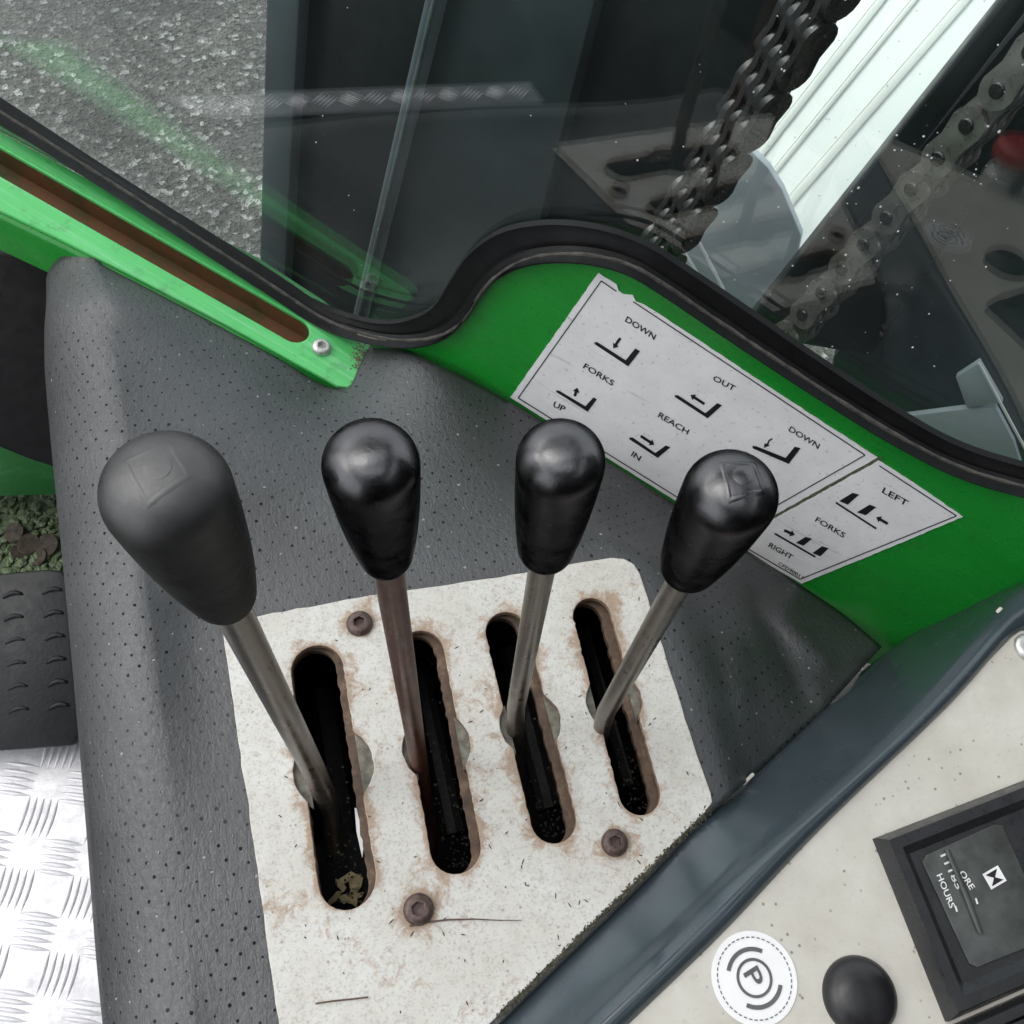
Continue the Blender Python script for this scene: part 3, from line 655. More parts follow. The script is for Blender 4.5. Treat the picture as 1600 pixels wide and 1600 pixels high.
def surf_all(px):
    """first point of the cover met along each sight line"""
    Rr = (RM@np.c_[px[:, 0]-800, px[:, 1]-800, np.full(len(px), F)].T).T
    res = np.zeros((len(px), 3)); done = np.zeros(len(px), bool); prev = None
    for z in np.linspace(.09, -.17, 131):
        p = EYE+Rr*((z-EYE[2])/Rr[:, 2])[:, None]; g_ = z-ZF(p[:, :2])
        if prev is not None:
            hit = (~done) & (g_ <= 0); t = (prev[1]/np.maximum(prev[1]-g_, 1e-9))[:, None]
            res[hit] = (prev[0]+(p-prev[0])*t)[hit]; done |= hit
        prev = (p, g_)
    res[~done] = prev[0][~done]
    return res
NU, NV = 110, 130
back = smooth_path([(138, 384), (165, 404), (260, 456), (350, 506), (440, 557), (520, 601), (546, 602), (566, 560), (592, 528), (640, 548), (750, 600), (860, 664), (1060, 788), (1200, 878), (1310, 950), (1378, 1006)], NU+1)
right = smooth_path([(1378, 1010), (1276, 1121), (1157, 1230), (1108, 1274), (1000, 1386), (880, 1503), (700, 1680)], NV+1)
left = smooth_path([(138, 384), (168, 480), (190, 620), (215, 850), (248, 1100), (285, 1400), (312, 1680)], NV+1)
front = smooth_path([(312, 1680), (480, 1685), (700, 1680)], NU+1)
# straight-sided stretch of the back run keeps its corner at the ledge end
U = np.linspace(0, 1, NU+1); V = np.linspace(0, 1, NV+1)
bm = bmesh.new(); uvl = bm.loops.layers.uv.new('UVMap'); grid = {}; uvd = {}
gp = []
roll_th = [math.radians(a) for a in (8, 16, 24, 32, 40, 48, 56, 64, 72, 80, 88)]
RR = .0495
for j, v in enumerate(V):
    for i, u in enumerate(U):
        p = (1-v)*back[i]+v*front[i]+(1-u)*left[j]+u*right[j]-((1-u)*(1-v)*back[0]+u*(1-v)*back[-1]+(1-u)*v*front[0]+u*v*front[-1])
        gp.append(p)
gq = surf_all(np.array(gp)); gi = 0
for j in range(NV+1):
    for i in range(NU+1):
        q = gq[gi]; gi += 1; vert = bm.verts.new(q); grid[i, j] = vert; uvd[vert] = (q[0], q[1])
# left side: rolled edge, then the drop to the floor
edge = np.array([grid[0, j].co[:] for j in range(NV+1)]); tt = np.linspace(0, 1, NV+1)
fit = np.stack([np.polyval(np.polyfit(tt, edge[:, k], 3), tt) for k in range(3)], 1); wj = np.clip((tt-.01)/.08, 0, 1)[:, None]; dlt = (fit-edge)*wj
for j in range(NV+1):
    for i in range(16): grid[i, j].co += Vector(dlt[j])*(1-i/16)**2
edge = edge+dlt; 
SIL = np.array([(95, 385), (78, 430), (69, 470), (67, 520), (71, 600), (82, 720), (95, 850), (107, 975), (118, 1100), (135, 1300), (150, 1500), (162, 1620), (172, 1720)])
T0 = .05
def roll(a, rr):
    th = T0+(math.pi/2-T0)*np.array(roll_th)/roll_th[-1]
    return a+rr*np.stack([math.sin(T0)-np.sin(th), 0*th, np.cos(th)-math.cos(T0)], 1)
def overshoot(a, rr):
    v = (roll(a, rr)-EYE)@RM; x = 800+F*v[:, 0]/v[:, 2]; y = 800+F*v[:, 1]/v[:, 2]
    return float((x-np.interp(y, SIL[:, 1], SIL[:, 0])).min())
radii = []
for j in range(NV+1):
    lo_, hi_ = .012, .11
    for _ in range(26):
        md = (lo_+hi_)/2
        if overshoot(edge[j], md) > 0: lo_ = md
        else: hi_ = md
    radii.append(lo_)
radii = np.convolve(np.pad(radii, 4, mode='edge'), np.ones(9)/9, 'valid')
for j in range(NV+1):
    a = edge[j]; P_ = roll(a, radii[j])
    for k, q in enumerate(P_):
        vert = bm.verts.new(q); grid[-1-k, j] = vert; uvd[vert] = (a[0]-radii[j]*roll_th[k], a[1])
    q2 = P_[-1]+np.array((.01, 0, -.28)); vert = bm.verts.new(q2); grid[-1-len(roll_th), j] = vert; uvd[vert] = (a[0]-.07-.28, a[1])
# opening under the lever plate
hole = [onz(*q)[:2] for q in ((372, 1000), (960, 905), (1085, 1225), (940, 1390), (720, 1640), (455, 1640))]
for j in range(NV):
    for i in range(-1-len(roll_th), NU):
        vs = [grid[i, j], grid[i+1, j], grid[i+1, j+1], grid[i, j+1]]
        c = sum((v.co for v in vs), Vector())/4
        if i > 0 and inside(c.x, c.y, hole): continue
        try: f = bm.faces.new(vs)
        except ValueError: continue
        for lp in f.loops: lp[uvl].uv = uvd[lp.vert]
bmesh.ops.delete(bm, geom=[v for v in bm.verts if not v.link_faces], context='VERTS')
cover = from_bm('console_cover', bm, 'leather', sharp=80)
sm = cover.modifiers.new('thickness', 'SOLIDIFY'); sm.thickness = .0022; sm.offset = -1
tag(cover, 'dark grey perforated vinyl cover stretched over the lever console', 'console cover')

# ================================================================== LEVER PLATE
lp = thing('lever_plate', 'pale rust-spotted steel plate with four long lever slots', 'slotted plate', (0, 0, 0))
def pl(q): return np.array(PZ.uv(*q))
def slot_shape(top, bot, half, mid, R_, wob=.00016, seed=0):
    r = np.random.default_rng(seed); A = pl(top); B = pl(bot); t = unit(B-A); nn = np.array((t[1], -t[0])); A = A+t*half; B = B-t*half
    L = float((B-A)@t); tm = float((pl(mid)-A)@t); sm_ = float((pl(mid)-A)@nn); o = []
    def wd(x, side):
        d = R_*R_-(x-tm)**2
        return max(half, (math.sqrt(d)+side*sm_) if d > 0 else 0)
    xs = np.linspace(0, L, 46)
    for x in xs: o.append(A+t*x+nn*(wd(x, 1)+r.normal()*wob))
    for k in range(1, 12): a = math.pi*k/12; o.append(B+nn*half*math.cos(a)+t*half*math.sin(a))
    for x in xs[::-1]: o.append(A+t*x-nn*(wd(x, -1)+r.normal()*wob))
    for k in range(1, 12): a = math.pi*k/12; o.append(A-nn*half*math.cos(a)-t*half*math.sin(a))
    return [tuple(p) for p in o]
mm = lambda px, q: px*depth_of(onz(*q))/F
SL = [((490, 1009), (549, 1421), mm(42, (521, 1200)), (521, 1200), mm(62, (521, 1200))),
      ((651, 986), (719, 1365), mm(38, (682, 1166)), (682, 1166), mm(53, (682, 1166))),
      ((784, 957), (874, 1317), mm(34, (829, 1129)), (829, 1129), mm(48, (829, 1129))),
      ((918, 935), (1008, 1273), mm(31, (960, 1095)), (960, 1095), mm(44, (960, 1095)))]
holes = [slot_shape(*s, seed=i) for i, s in enumerate(SL)]
def rough_edge(pts, step, amp, seed):
    r = np.random.default_rng(seed); o = subdiv(pts+[pts[0]], step)[:-1]
    return [(p[0]+r.normal()*amp, p[1]+r.normal()*amp) for p in o]
plate_px = [(346, 973), (560, 933), (760, 904), (930, 875), (955, 871), (975, 873), (990, 881), (1000, 896), (1025, 975), (1055, 1070), (1090, 1180), (1110, 1238), (1112, 1254), (1104, 1268), (1050, 1322), (950, 1420), (860, 1506), (700, 1662), (452, 1720), (405, 1385)]
sheet('plate', [rough_edge(PZ.uvs(plate_px), .006, .00022, 5)]+holes, PZ, .0042, 'plate', lp, bevel=.0005)
# thinner plate below, its slots a little narrower and set over to one side, with dull zinc washers on it
m = MAT['backing'] = M('grimy_backing_plate'); k = m.noise(150, 5, .7)
m.set(color=m.ramp(k, [(.3, (.05, .034, .026)), (.55, (.115, .072, .045)), (.8, (.24, .18, .125))]), rough=.65, metal=.1); m.bump(k, .5, .001)
def shifted(pts, dx, dy=0.): return [(x+dx, y+dy) for x, y in pts]
bp = [(370, 1000), (940, 905), (1080, 1230), (940, 1390), (720, 1620), (450, 1620)]
holes2 = [shifted(slot_shape(s[0], s[1], s[2]*.86, s[3], s[2]*.8, wob=.0003, seed=10+i), -.0028 if i else -.0022) for i, s in enumerate(SL)]
sheet('backing_plate', [PZ.uvs(bp)]+holes2, PZ, .005, 'backing', lp, top=-.0072, bevel=.0003)
for i, s in enumerate(SL):
    c = pl(s[3]); A = pl(s[0]); B = pl(s[1]); t = unit(B-A); nn = np.array((t[1], -t[0])); R_ = s[4]*1.06; hw = s[2]*.93
    for sd in (1, -1):
        a0 = math.asin(hw/R_); seg = [c+nn*sd*R_*math.sin(a)+t*R_*math.cos(a) for a in np.linspace(a0, math.pi-a0, 24)]
        sheet('washer', [[tuple(p) for p in seg]], PZ, .002, 'washer', lp, top=-.0046, bevel=.0003)
# dark box below
x0, x1, y0, y1 = -.066, .126, -.01, .183
bm = bmesh.new(); A = [bm.verts.new((x, y, -.0115)) for x, y in ((x0, y0), (x1, y0), (x1, y1), (x0, y1))]; B = [bm.verts.new((x, y, -.16)) for x, y in ((x0, y0), (x1, y0), (x1, y1), (x0, y1))]
for i in range(4): j = (i+1) % 4; bm.faces.new((A[i], A[j], B[j], B[i]))
bm.faces.new(B)
from_bm('valve_box', bm, 'pit', lp, smooth=False)
for q in ((562, 975), (654, 1421), (960, 1317)):
    r_ = (20.5 if q[0] < 600 else 24 if q[0] < 700 else 21)*depth_of(onz(*q))/F
    from_bm('bolt', socket_head(bmesh.new(), r_, .0036, .46), 'bolt', lp, Matrix.Translation(Vector(onz(*q)))@Matrix.Rotation(random.random(), 4, 'Z'))
# hydraulic spools seen dimly inside the slots
for i, s in enumerate(SL):
    c = onz(*s[3], -.1); tube('spool_link', [c+np.array((0, -.05, -.01)), c+np.array((0, .05, -.01))], .008, 'cavity', lp, n=10)
# dry dust and crumbs caught on ledges inside the slots
bm = bmesh.new(); r3 = np.random.default_rng(77)
for i, s in enumerate(SL):
    a_, b_ = np.array(s[0], float), np.array(s[1], float)
    for k in range(120):
        t = 1-abs(r3.normal())*.28
        if t < .05: continue
        p = a_+(b_-a_)*min(t, .97)+(r3.uniform(-22, 22), 0); c = onz(*p, -.026-.03*r3.uniform(0, 1)); R_ = r3.uniform(.0002, .0010)
        bmesh.ops.create_icosphere(bm, subdivisions=1, radius=R_, matrix=Matrix.Translation(Vector(c))@Matrix.Rotation(r3.uniform(0, 6), 4, 'Z')@Matrix.Diagonal((1, r3.uniform(.4, 1), .6, 1)))
from_bm('slot_crumbs', bm, 'crumb', kind='stuff')
# dry leaf scraps in the widest slot
bm = bmesh.new(); r3 = np.random.default_rng(5)
for k in range(12):
    c = onz(545+r3.uniform(-24, 24), 1388+r3.uniform(-16, 18), -.046); a = r3.uniform(0, 6.28); L = r3.uniform(.002, .0055); W = r3.uniform(.0012, .0024)
    M4 = Matrix.Translation(Vector(c))@Matrix.Rotation(a, 4, 'Z')@Matrix.Rotation(r3.uniform(-.6, .6), 4, 'X')
    pts = [M4@Vector(p) for p in ((-L, -W*.6, 0), (0, -W, .0006), (L, -W*.3, 0), (L*.7, W, .0004), (-L*.5, W*.8, .0008))]
    bm.faces.new([bm.verts.new(p) for p in pts])
o = from_bm('leaf_litter', bm, 'litter', kind='stuff', smooth=False); o.modifiers.new('s', 'SOLIDIFY').thickness = .0004
bm = bmesh.new()
bmesh.ops.create_cube(bm, size=1); bmesh.ops.scale(bm, vec=(.036, .05, .004), verts=bm.verts); bmesh.ops.translate(bm, vec=Vector(onz(545, 1388, -.0515)), verts=bm.verts)
from_bm('litter_shelf', bm, 'pit', lp, smooth=False)
# a strip of white tape inside the widest slot
sc_ = onz(566, 1290, -.010); bm = bmesh.new()
pts = [onz(554, 1262, -.0135), onz(561, 1266, -.0135), onz(568, 1322, -.0145), onz(566, 1340, -.016), onz(557, 1300, -.0155)]
bm.faces.new([bm.verts.new(p) for p in pts])
o = from_bm('white_tag', bm, 'white_print', lp, smooth=False); o.modifiers.new('s', 'SOLIDIFY').thickness = .0006
# fibres lying on the plate
tube('thin_fibre', [onz(*q, .0006) for q in ((640, 1447), (665, 1441), (700, 1437), (740, 1436), (780, 1438), (815, 1438))], [.0004, .00045, .0004, .0003, .0002, .00015], 'fibre', n=6)
tag(bpy.data.objects['thin_fibre'], 'thin brown fibre trailing right from the lower plate bolt', 'fibre')
o = tube('dark_bristle', [onz(*q, .0006) for q in ((493, 1568), (520, 1564), (550, 1561), (575, 1558))], .00035, 'fibre', n=6); tag(o, 'short dark bristle lying on the plate near the bottom edge', 'fibre')
bm = bmesh.new(); r3 = np.random.default_rng(8)
for k in range(150):
    q = (r3.uniform(400, 1090), r3.uniform(900, 1590))
    if q[1] < 960+(700-q[0])*.17: continue
    c = pl(q)
    if any(inside(c[0], c[1], h) for h in holes) or not inside(c[0], c[1], PZ.uvs(plate_px)): continue
    L = r3.uniform(.0004, .0016); bmesh.ops.create_icosphere(bm, subdivisions=1, radius=1, matrix=Matrix.Translation((c[0], c[1], .0002))@Matrix.Rotation(r3.uniform(0, 6), 4, 'Z')@Matrix.Diagonal((L, .00028, .00025, 1)))
from_bm('plate_crumbs', bm, 'dirt', kind='stuff')
# dirt packed along the foot of the rail
bm = bmesh.new()
for k in range(900):
    t = r3.uniform(0, 1); a = np.array((1110, 1264)); b = np.array((780, 1588)); p = a+(b-a)*t+r3.normal(size=2)*2.6
    c = onz(*p, .0); bmesh.ops.create_icosphere(bm, subdivisions=1, radius=r3.uniform(.0002, .0007), matrix=Matrix.Translation((c[0], c[1], .0002))@Matrix.Rotation(r3.uniform(0, 6), 4, 'Z')@Matrix.Diagonal((1.5, .6, .5, 1)))
from_bm('gap_dirt', bm, 'gapdirt', kind='stuff')

# ================================================================== LEVERS
def lever(label, foot, low, kb, kbz, kt, ktz, rod_r, knob_w, rodmat, knobmat, bottom_r, emblem, Hscale=1.0):
    """foot = where the bar passes the plate; kb, kt = bottom and widest ring of the grip"""
    base = onz(*foot, 0); A = onz(*kb, kbz); B = onz(*kt, ktz)
    t = thing('control_lever', label, 'lever', base, 'hydraulic control levers')
    pts = [onz(*q, z) for q, z in low]+[base+(A-base)*s for s in (.1, .3, .5, .7, .9, 1.)]+[A+(B-A)*.35]
    tube('rod', pts, rod_r, rodmat, t, n=22)
    ax = unit(B-A); H = float(np.linalg.norm(B-A)); Rk = knob_w/2*depth_of(B)/F; Rb = bottom_r/2*depth_of(A)/F
    prof = [(0, .0006), (Rb*.80, .0004), (Rb*.86, 0.), (Rb*.965, .0002), (Rb*.995, .0010)]
    for s in np.linspace(.04, 1, 18):
        prof.append((Rb+(Rk-Rb)*(.35*s+.65*(1-(1-s)**2.3)), H*s))
    for a in np.linspace(8, 90, 15):
        ar = math.radians(a); prof.append((Rk*math.cos(ar)**.80 if a < 90 else 0, H+Rk*.82*math.sin(ar)))
    P_ = Plane(A, (1, 0, 0), ax)
    k = from_bm('knob', lathe_bm(prof, 56), knobmat, t, P_.mat())
    if emblem:
        # embossed square outline with a small boss, following the dome
        rot, hgt = emblem; bm = bmesh.new()
        def dome(x, y): r = min(math.hypot(x, y)/Rk, .98); return H+Rk*.82*math.sqrt(max(0, 1-r**(2/.80)))
        sq = [(-.42, -.36), (.30, -.42), (.44, .20), (-.20, .42)] if len(emblem) == 2 else emblem
        ring = subdiv(sq+[sq[0]], .06)[:-1]; c_, s_ = math.cos(rot), math.sin(rot); rows = []
        for x, y in ring:
            row = []
            for f_, hh in ((1.17, -.00006), (1.05, hgt), (.95, hgt), (.82, -.00006)):
                X, Y = (x*c_-y*s_)*f_*Rk, (x*s_+y*c_)*f_*Rk; row.append(bm.verts.new((X, Y, dome(X, Y)+hh)))
            rows.append(row)
        for i in range(len(rows)):
            a, b = rows[i], rows[(i+1) % len(rows)]
            for q in range(3): bm.faces.new((a[q], a[q+1], b[q+1], b[q]))
        for f_ in (0,):
            rr = [(.21, -.00006), (.14, hgt*1.0), (.0, hgt*1.1)]
            ct = (.05*Rk, .02*Rk)
            rings = []
            for r_, hh in rr:
                rings.append([bm.verts.new((ct[0]+r_*Rk*math.cos(a), ct[1]+r_*Rk*math.sin(a), dome(ct[0], ct[1])+hh)) for a in np.linspace(0, 2*math.pi, 20, endpoint=False)] if r_ else [bm.verts.new((ct[0], ct[1], dome(*ct)+hh))])
            for a, b in zip(rings, rings[1:]):
                for q in range(20):
                    q2 = (q+1) % 20
                    bm.faces.new((a[q], a[q2], b[q2], b[q]) if len(b) > 1 else (a[q], a[q2], b[0]))
        o = from_bm('emblem', bm, knobmat, k, P_.mat(), sharp=179)
    return t
lever('lever with the largest, matt worn grip on a bent bar beside the left cover edge', (499, 1220), [((520, 1420), -.08), ((522, 1330), -.05), ((516, 1262), -.022)], (353, 934), .2225, (262, 772), .285, [.0053]*10, 204, 'rod', 'matte_black', 95, (.6, .00010))
lever('lever with a glossy grip on a rusty red-brown bar', (652, 1175), [((672, 1350), -.08), ((668, 1290), -.05), ((658, 1215), -.02)], (604, 872), .2330, (580, 728), .283, [.0044]*10, 154, 'rust_rod', 'gloss_black', 80, None)
lever('lever with a glossy grip standing in front of the word UP', (803, 1122), [((812, 1290), -.08), ((808, 1220), -.05), ((805, 1160), -.02)], (852, 861), .2035, (876, 722), .257, [.0044]*10, 141, 'rod', 'gloss_black', 86, None)
lever('lever with a glossy grip marked by a square emblem and disc on top', (938, 1128), [((930, 1250), -.08), ((932, 1200), -.05), ((935, 1155), -.02)], (1073, 889), .1890, (1140, 775), .2395, [.0045]*10, 150, 'rod', 'gloss_black', 86, (.15, .0002))

# ================================================================== LEVER STICKERS
def z3(pts): return [(780+x/2.105, 400+y/2.105) for x, y in pts]
def z31(p): return z3([p])[0]
LIFT = .0003
def decal(label, outer, border, words, icons, torn=None):
    t = thing('lever_sticker', label, 'sticker', on(*z31(outer[0]), PW.o, PW.n), 'lever stickers')
    out_uv = PW.uvs(z3(outer)); r = np.random.default_rng(len(outer))
    pts = subdiv(out_uv+[out_uv[0]], .003)[:-1]; pts = [(p[0]+r.normal()*.00012, p[1]+r.normal()*.00012) for p in pts]
    sheet('backing_sheet', [pts], PW, .0004, 'paper', t, top=LIFT+.0004)
    L1 = LIFT+.0007
    lines = []
    for a, b in border: lines.append(strip_poly(z31(a), z31(b), 1.6))
    flat('border_line', lines, PW, L1, 'ink', t)
    for s, a, b, up in words:
        a2, b2 = z31(a), z31(b); u = (up[0]/2.105, up[1]/2.105)
        lettering(s, ((a2[0]+b2[0])/2, (a2[1]+b2[1])/2), a2, b2, u, PW, L1, 'ink', t)
    for name, polys in icons: flat(name, [z3(p) for p in polys], PW, L1, 'ink', t)
    return t
def arrow(a, b, wd=9, head=23, hl=15):
    a = np.array(a, float); b = np.array(b, float); t = unit(b-a); nn = np.array((-t[1], t[0])); c = b-t*hl
    return [tuple(a+nn*wd/2), tuple(c+nn*wd/2), tuple(c+nn*head/2), tuple(b), tuple(c-nn*head/2), tuple(c-nn*wd/2), tuple(a-nn*wd/2)]
outer1 = [(328, 52), (388, 92), (394, 112), (408, 122), (440, 128), (452, 148), (478, 158), (524, 186), (900, 436), (1245, 660), (905, 850), (773, 922), (585, 805), (38, 463)]
decal('white lever diagram sticker reading DOWN, FORKS, UP, OUT, REACH and IN', outer1,
      [((335, 82), (62, 467)), ((62, 467), (765, 905)), ((335, 82), (385, 116)), ((440, 150), (1203, 655)), ((1203, 655), (765, 905))],
      [('DOWN', (417, 206), (513, 268), (9, -17)), ('FORKS', (279, 360), (376, 420), (9, -16)), ('UP', (179, 486), (216, 505), (8, -17)),
       ('OUT', (705, 400), (775, 437), (9, -16)), ('REACH', (525, 521), (622, 580), (9, -16)), ('IN', (437, 649), (464, 667), (9, -15)), ('DOWN', (955, 567), (1052, 627), (9, -16))],
      [('fork_symbol', [[(312, 284), (322, 283), (416, 343), (421, 350), (424, 363), (315, 291)], [(416, 343), (447, 304), (463, 313), (424, 363)]]),
       ('arrow', [arrow((398, 270), (375, 304))]),
       ('fork_symbol', [[(187, 442), (197, 443), (283, 494), (291, 512), (188, 448)], [(283, 494), (310, 465), (321, 471), (291, 512)]]),
       ('arrow', [arrow((248, 461), (257, 433))]),
       ('fork_symbol', [[(577, 458), (588, 458), (678, 517), (685, 534), (578, 464)], [(678, 517), (717, 484), (733, 491), (685, 534)]]),
       ('arrow', [arrow((675, 487), (629, 457))]),
       ('fork_symbol', [[(428, 597), (439, 597), (513, 648), (521, 664), (428, 603)], [(513, 648), (548, 623), (563, 629), (521, 664)]]),
       ('arrow', [arrow((465, 592), (510, 621))]),
       ('fork_symbol', [[(833, 624), (846, 626), (942, 664), (952, 684), (834, 633)], [(942, 664), (972, 627), (991, 632), (952, 684)]]),
       ('curved_arrow', [[(897, 599), (886, 605), (880, 618), (873, 616), (870, 631), (890, 624), (885, 621), (889, 609), (899, 603)]])])
outer2 = [(1250, 670), (1400, 768), (1525, 855), (1260, 966), (995, 1075), (880, 1008), (770, 945), (905, 862)]
decal('white diagram sticker reading LEFT, FORKS and RIGHT below the joint', outer2,
      [((1250, 690), (1504, 855)), ((1504, 855), (990, 1063)), ((990, 1063), (785, 944))],
      [('LEFT', (1262, 769), (1343, 815), (9, -17)), ('FORKS', (1042, 865), (1136, 920), (9, -15)), ('RIGHT', (888, 949), (964, 992), (9, -14)), ('CFD90011', (919, 1010), (998, 1058), (6, -9))],
      [('fork_symbol', [strip_poly((1107, 811), (1240, 897), 6), [(1118, 806), (1162, 779), (1184, 785), (1146, 818)], [(1176, 843), (1218, 818), (1240, 826), (1205, 853)]]),
       ('arrow', [arrow((1278, 881), (1240, 859))]),
       ('fork_symbol', [strip_poly((906, 913), (1040, 990), 6), [(976, 943), (1008, 924), (1029, 930), (1000, 953)], [(1030, 977), (1061, 955), (1084, 961), (1056, 988)]]),
       ('arrow', [arrow((937, 902), (972, 918))])])

bm = bmesh.new(); r3 = np.random.default_rng(31)
for k in range(700):
    t = r3.uniform(0, 1); a = np.array(z31((1248, 666))); b = np.array(z31((905, 856))); p = a+(b-a)*t+r3.normal(size=2)*(2.2*(1.3-t)); u_, v_ = PW.uv(*p)
    bmesh.ops.create_icosphere(bm, subdivisions=1, radius=r3.uniform(.0002, .0006), matrix=PW.mat(.0004)@Matrix.Translation((u_, v_, 0))@Matrix.Rotation(r3.uniform(0, 6), 4, 'Z')@Matrix.Diagonal((1.6, .7, .4, 1)))
from_bm('joint_dirt', bm, 'silt', kind='stuff')

# ================================================================== LEFT OF THE CONSOLE: FLOOR, PEDAL, SEAT BASE
FZL = -.30
def tread_bar():
    bm = bmesh.new(); n = 7; L, W, Hh = .0145, .0019, .0016
    base = []; top = None
    prof = [math.sin(math.pi*(k+.0)/(n-1)) for k in range(n)]
    a = [bm.verts.new((-L+2*L*k/(n-1), W*(.15+.85*prof[k]), 0)) for k in range(n)]
    b = [bm.verts.new((-L+2*L*k/(n-1), 0, Hh*prof[k]**.5)) for k in range(n)]
    c = [bm.verts.new((-L+2*L*k/(n-1), -W*(.15+.85*prof[k]), 0)) for k in range(n)]
    for k in range(n-1): bm.faces.new((a[k], a[k+1], b[k+1], b[k])); bm.faces.new((b[k], b[k+1], c[k+1], c[k]))
    bmesh.ops.recalc_face_normals(bm, faces=bm.faces)
    me = bpy.data.meshes.new('tread_bar'); 
    for f in bm.faces: f.smooth = True
    bm.to_mesh(me); bm.free(); me.materials.append(MAT['alu'].m); return me
bar_me = tread_bar(); pale_bar = bar_me.copy(); pale_bar.materials[0] = MAT['alu_pale'].m
def checker(parent, x0, x1, y0, y1, z, rot, pitch=.036, inside_of=None, me=bar_me):
    """five-bar tread: groups of bars turning by 90 degrees from cell to cell"""
    cr, sr_ = math.cos(rot), math.sin(rot); n = 0
    for i in range(-40, 41):
        for j in range(-40, 41):
            cx, cy = i*pitch, j*pitch
            for k in range(-2, 3):
                a = math.pi/4 if (i+j) % 2 else -math.pi/4
                ox, oy = -math.sin(a)*k*.0054, math.cos(a)*k*.0054
                X = (cx+ox)*cr-(cy+oy)*sr_; Y = (cx+ox)*sr_+(cy+oy)*cr
                if not (x0+.012 < X < x1-.012 and y0+.012 < Y < y1-.012): continue
                if inside_of and not inside(X, Y, inside_of): continue
                o = bpy.data.objects.new('tread_bar', me); COL.objects.link(o); o.parent = parent
                o.matrix_basis = wmat(parent).inverted()@(Matrix.Translation((X, Y, z))@Matrix.Rotation(a+rot, 4, 'Z')); n += 1
    return n
def slab_box(name, x0, x1, y0, y1, z0, z1, material, parent=None, bev=.002, kind=None):
    return prism(name, [(x0, y0, z0), (x1, y0, z0), (x1, y1, z0), (x0, y1, z0)], (0, 0, z1-z0), material, parent, bevel=bev, kind=kind)
floor = structure('cab_floor')
slab_box('floor_plate', -.36, -.10, -.06, .262, FZL-.004, FZL, 'alu', floor, .001)
checker(floor, -.36, -.20, -.06, .262, FZL, math.radians(24))
step_ = thing('step_edge', 'checkered aluminium step edge mirrored in the window', 'step edge', (-.7, .1, FZL))
prism('tread', [(-.765, .325, FZL), (-.69, -.20, FZL), (-.63, -.19, FZL), (-.695, .27, FZL)], (0, 0, -.02), 'step_alu', step_, bevel=.002)
checker(step_, -.765, -.64, -.2, .31, FZL, math.radians(8), me=pale_bar, inside_of=[(-.758, .315), (-.683, -.19), (-.637, -.18), (-.70, .26)])
mat_ = slab_box('floor_mat', -1.6, -.366, -1.2, .33, FZL-.03, FZL-.022, 'dark', floor, .002)
# pedal
pd = thing('foot_pedal', 'black ribbed rubber foot pedal left of the console', 'pedal', onz(50, 1040, -.24))
pdq = [onz(-90, 905, -.232), onz(70, 890, -.225), onz(96, 893, -.225), onz(104, 905, -.226), onz(125, 1150, -.268), onz(112, 1166, -.270), onz(-90, 1180, -.275)]
nrm = unit(np.cross(pdq[-2]-pdq[0], pdq[2]-pdq[0])); nrm = nrm*np.sign(nrm[2])
prism('pad', pdq, -nrm*.012, 'pedal', pd, bevel=.0025)
PPd = Plane(onz(50, 1040, -.2475), onz(104, 905, -.226)-onz(-90, 905, -.232), nrm)
# settle rib plane on the pad's top
cpad = np.mean([pdq[0], pdq[2], pdq[4], pdq[6]], axis=0); PPd = Plane(cpad, PPd.u, nrm)
def rib_mesh():
    bm = bmesh.new(); L, W, Hh = .0075, .0022, .0024; n = 6
    rows = []
    for k in range(n+1):
        x = -L+2*L*k/n; y = .0022*math.sin(math.pi*k/n); e = .55+.45*math.sin(math.pi*k/n)
        rows.append([bm.verts.new((x, y+W*e*c, Hh*h*e)) for c, h in ((-1, 0), (-.6, .85), (0, 1), (.6, .85), (1, 0))])
    for a, b in zip(rows, rows[1:]):
        for q in range(4): bm.faces.new((a[q], a[q+1], b[q+1], b[q]))
    bm.faces.new(rows[0][::-1]); bm.faces.new(rows[-1])
    me = bpy.data.meshes.new('rib'); bmesh.ops.recalc_face_normals(bm, faces=bm.faces)
    for f in bm.faces: f.smooth = True
    bm.to_mesh(me); bm.free(); me.materials.append(MAT['pedal'].m); return me
rib = rib_mesh()
for r_ in range(6):
    for c_ in range(4):
        q = (82-62*c_-4*r_*0+2*r_, 925+36*r_+6*c_); p = on(*q, PPd.o, PPd.n)
        o = bpy.data.objects.new('rib', rib); COL.objects.link(o); o.parent = pd; o.matrix_basis = wmat(pd).inverted()@Plane(p-PPd.n*.0004, PPd.u, PPd.n).mat()@Matrix.Rotation(math.radians(12), 4, 'Z')
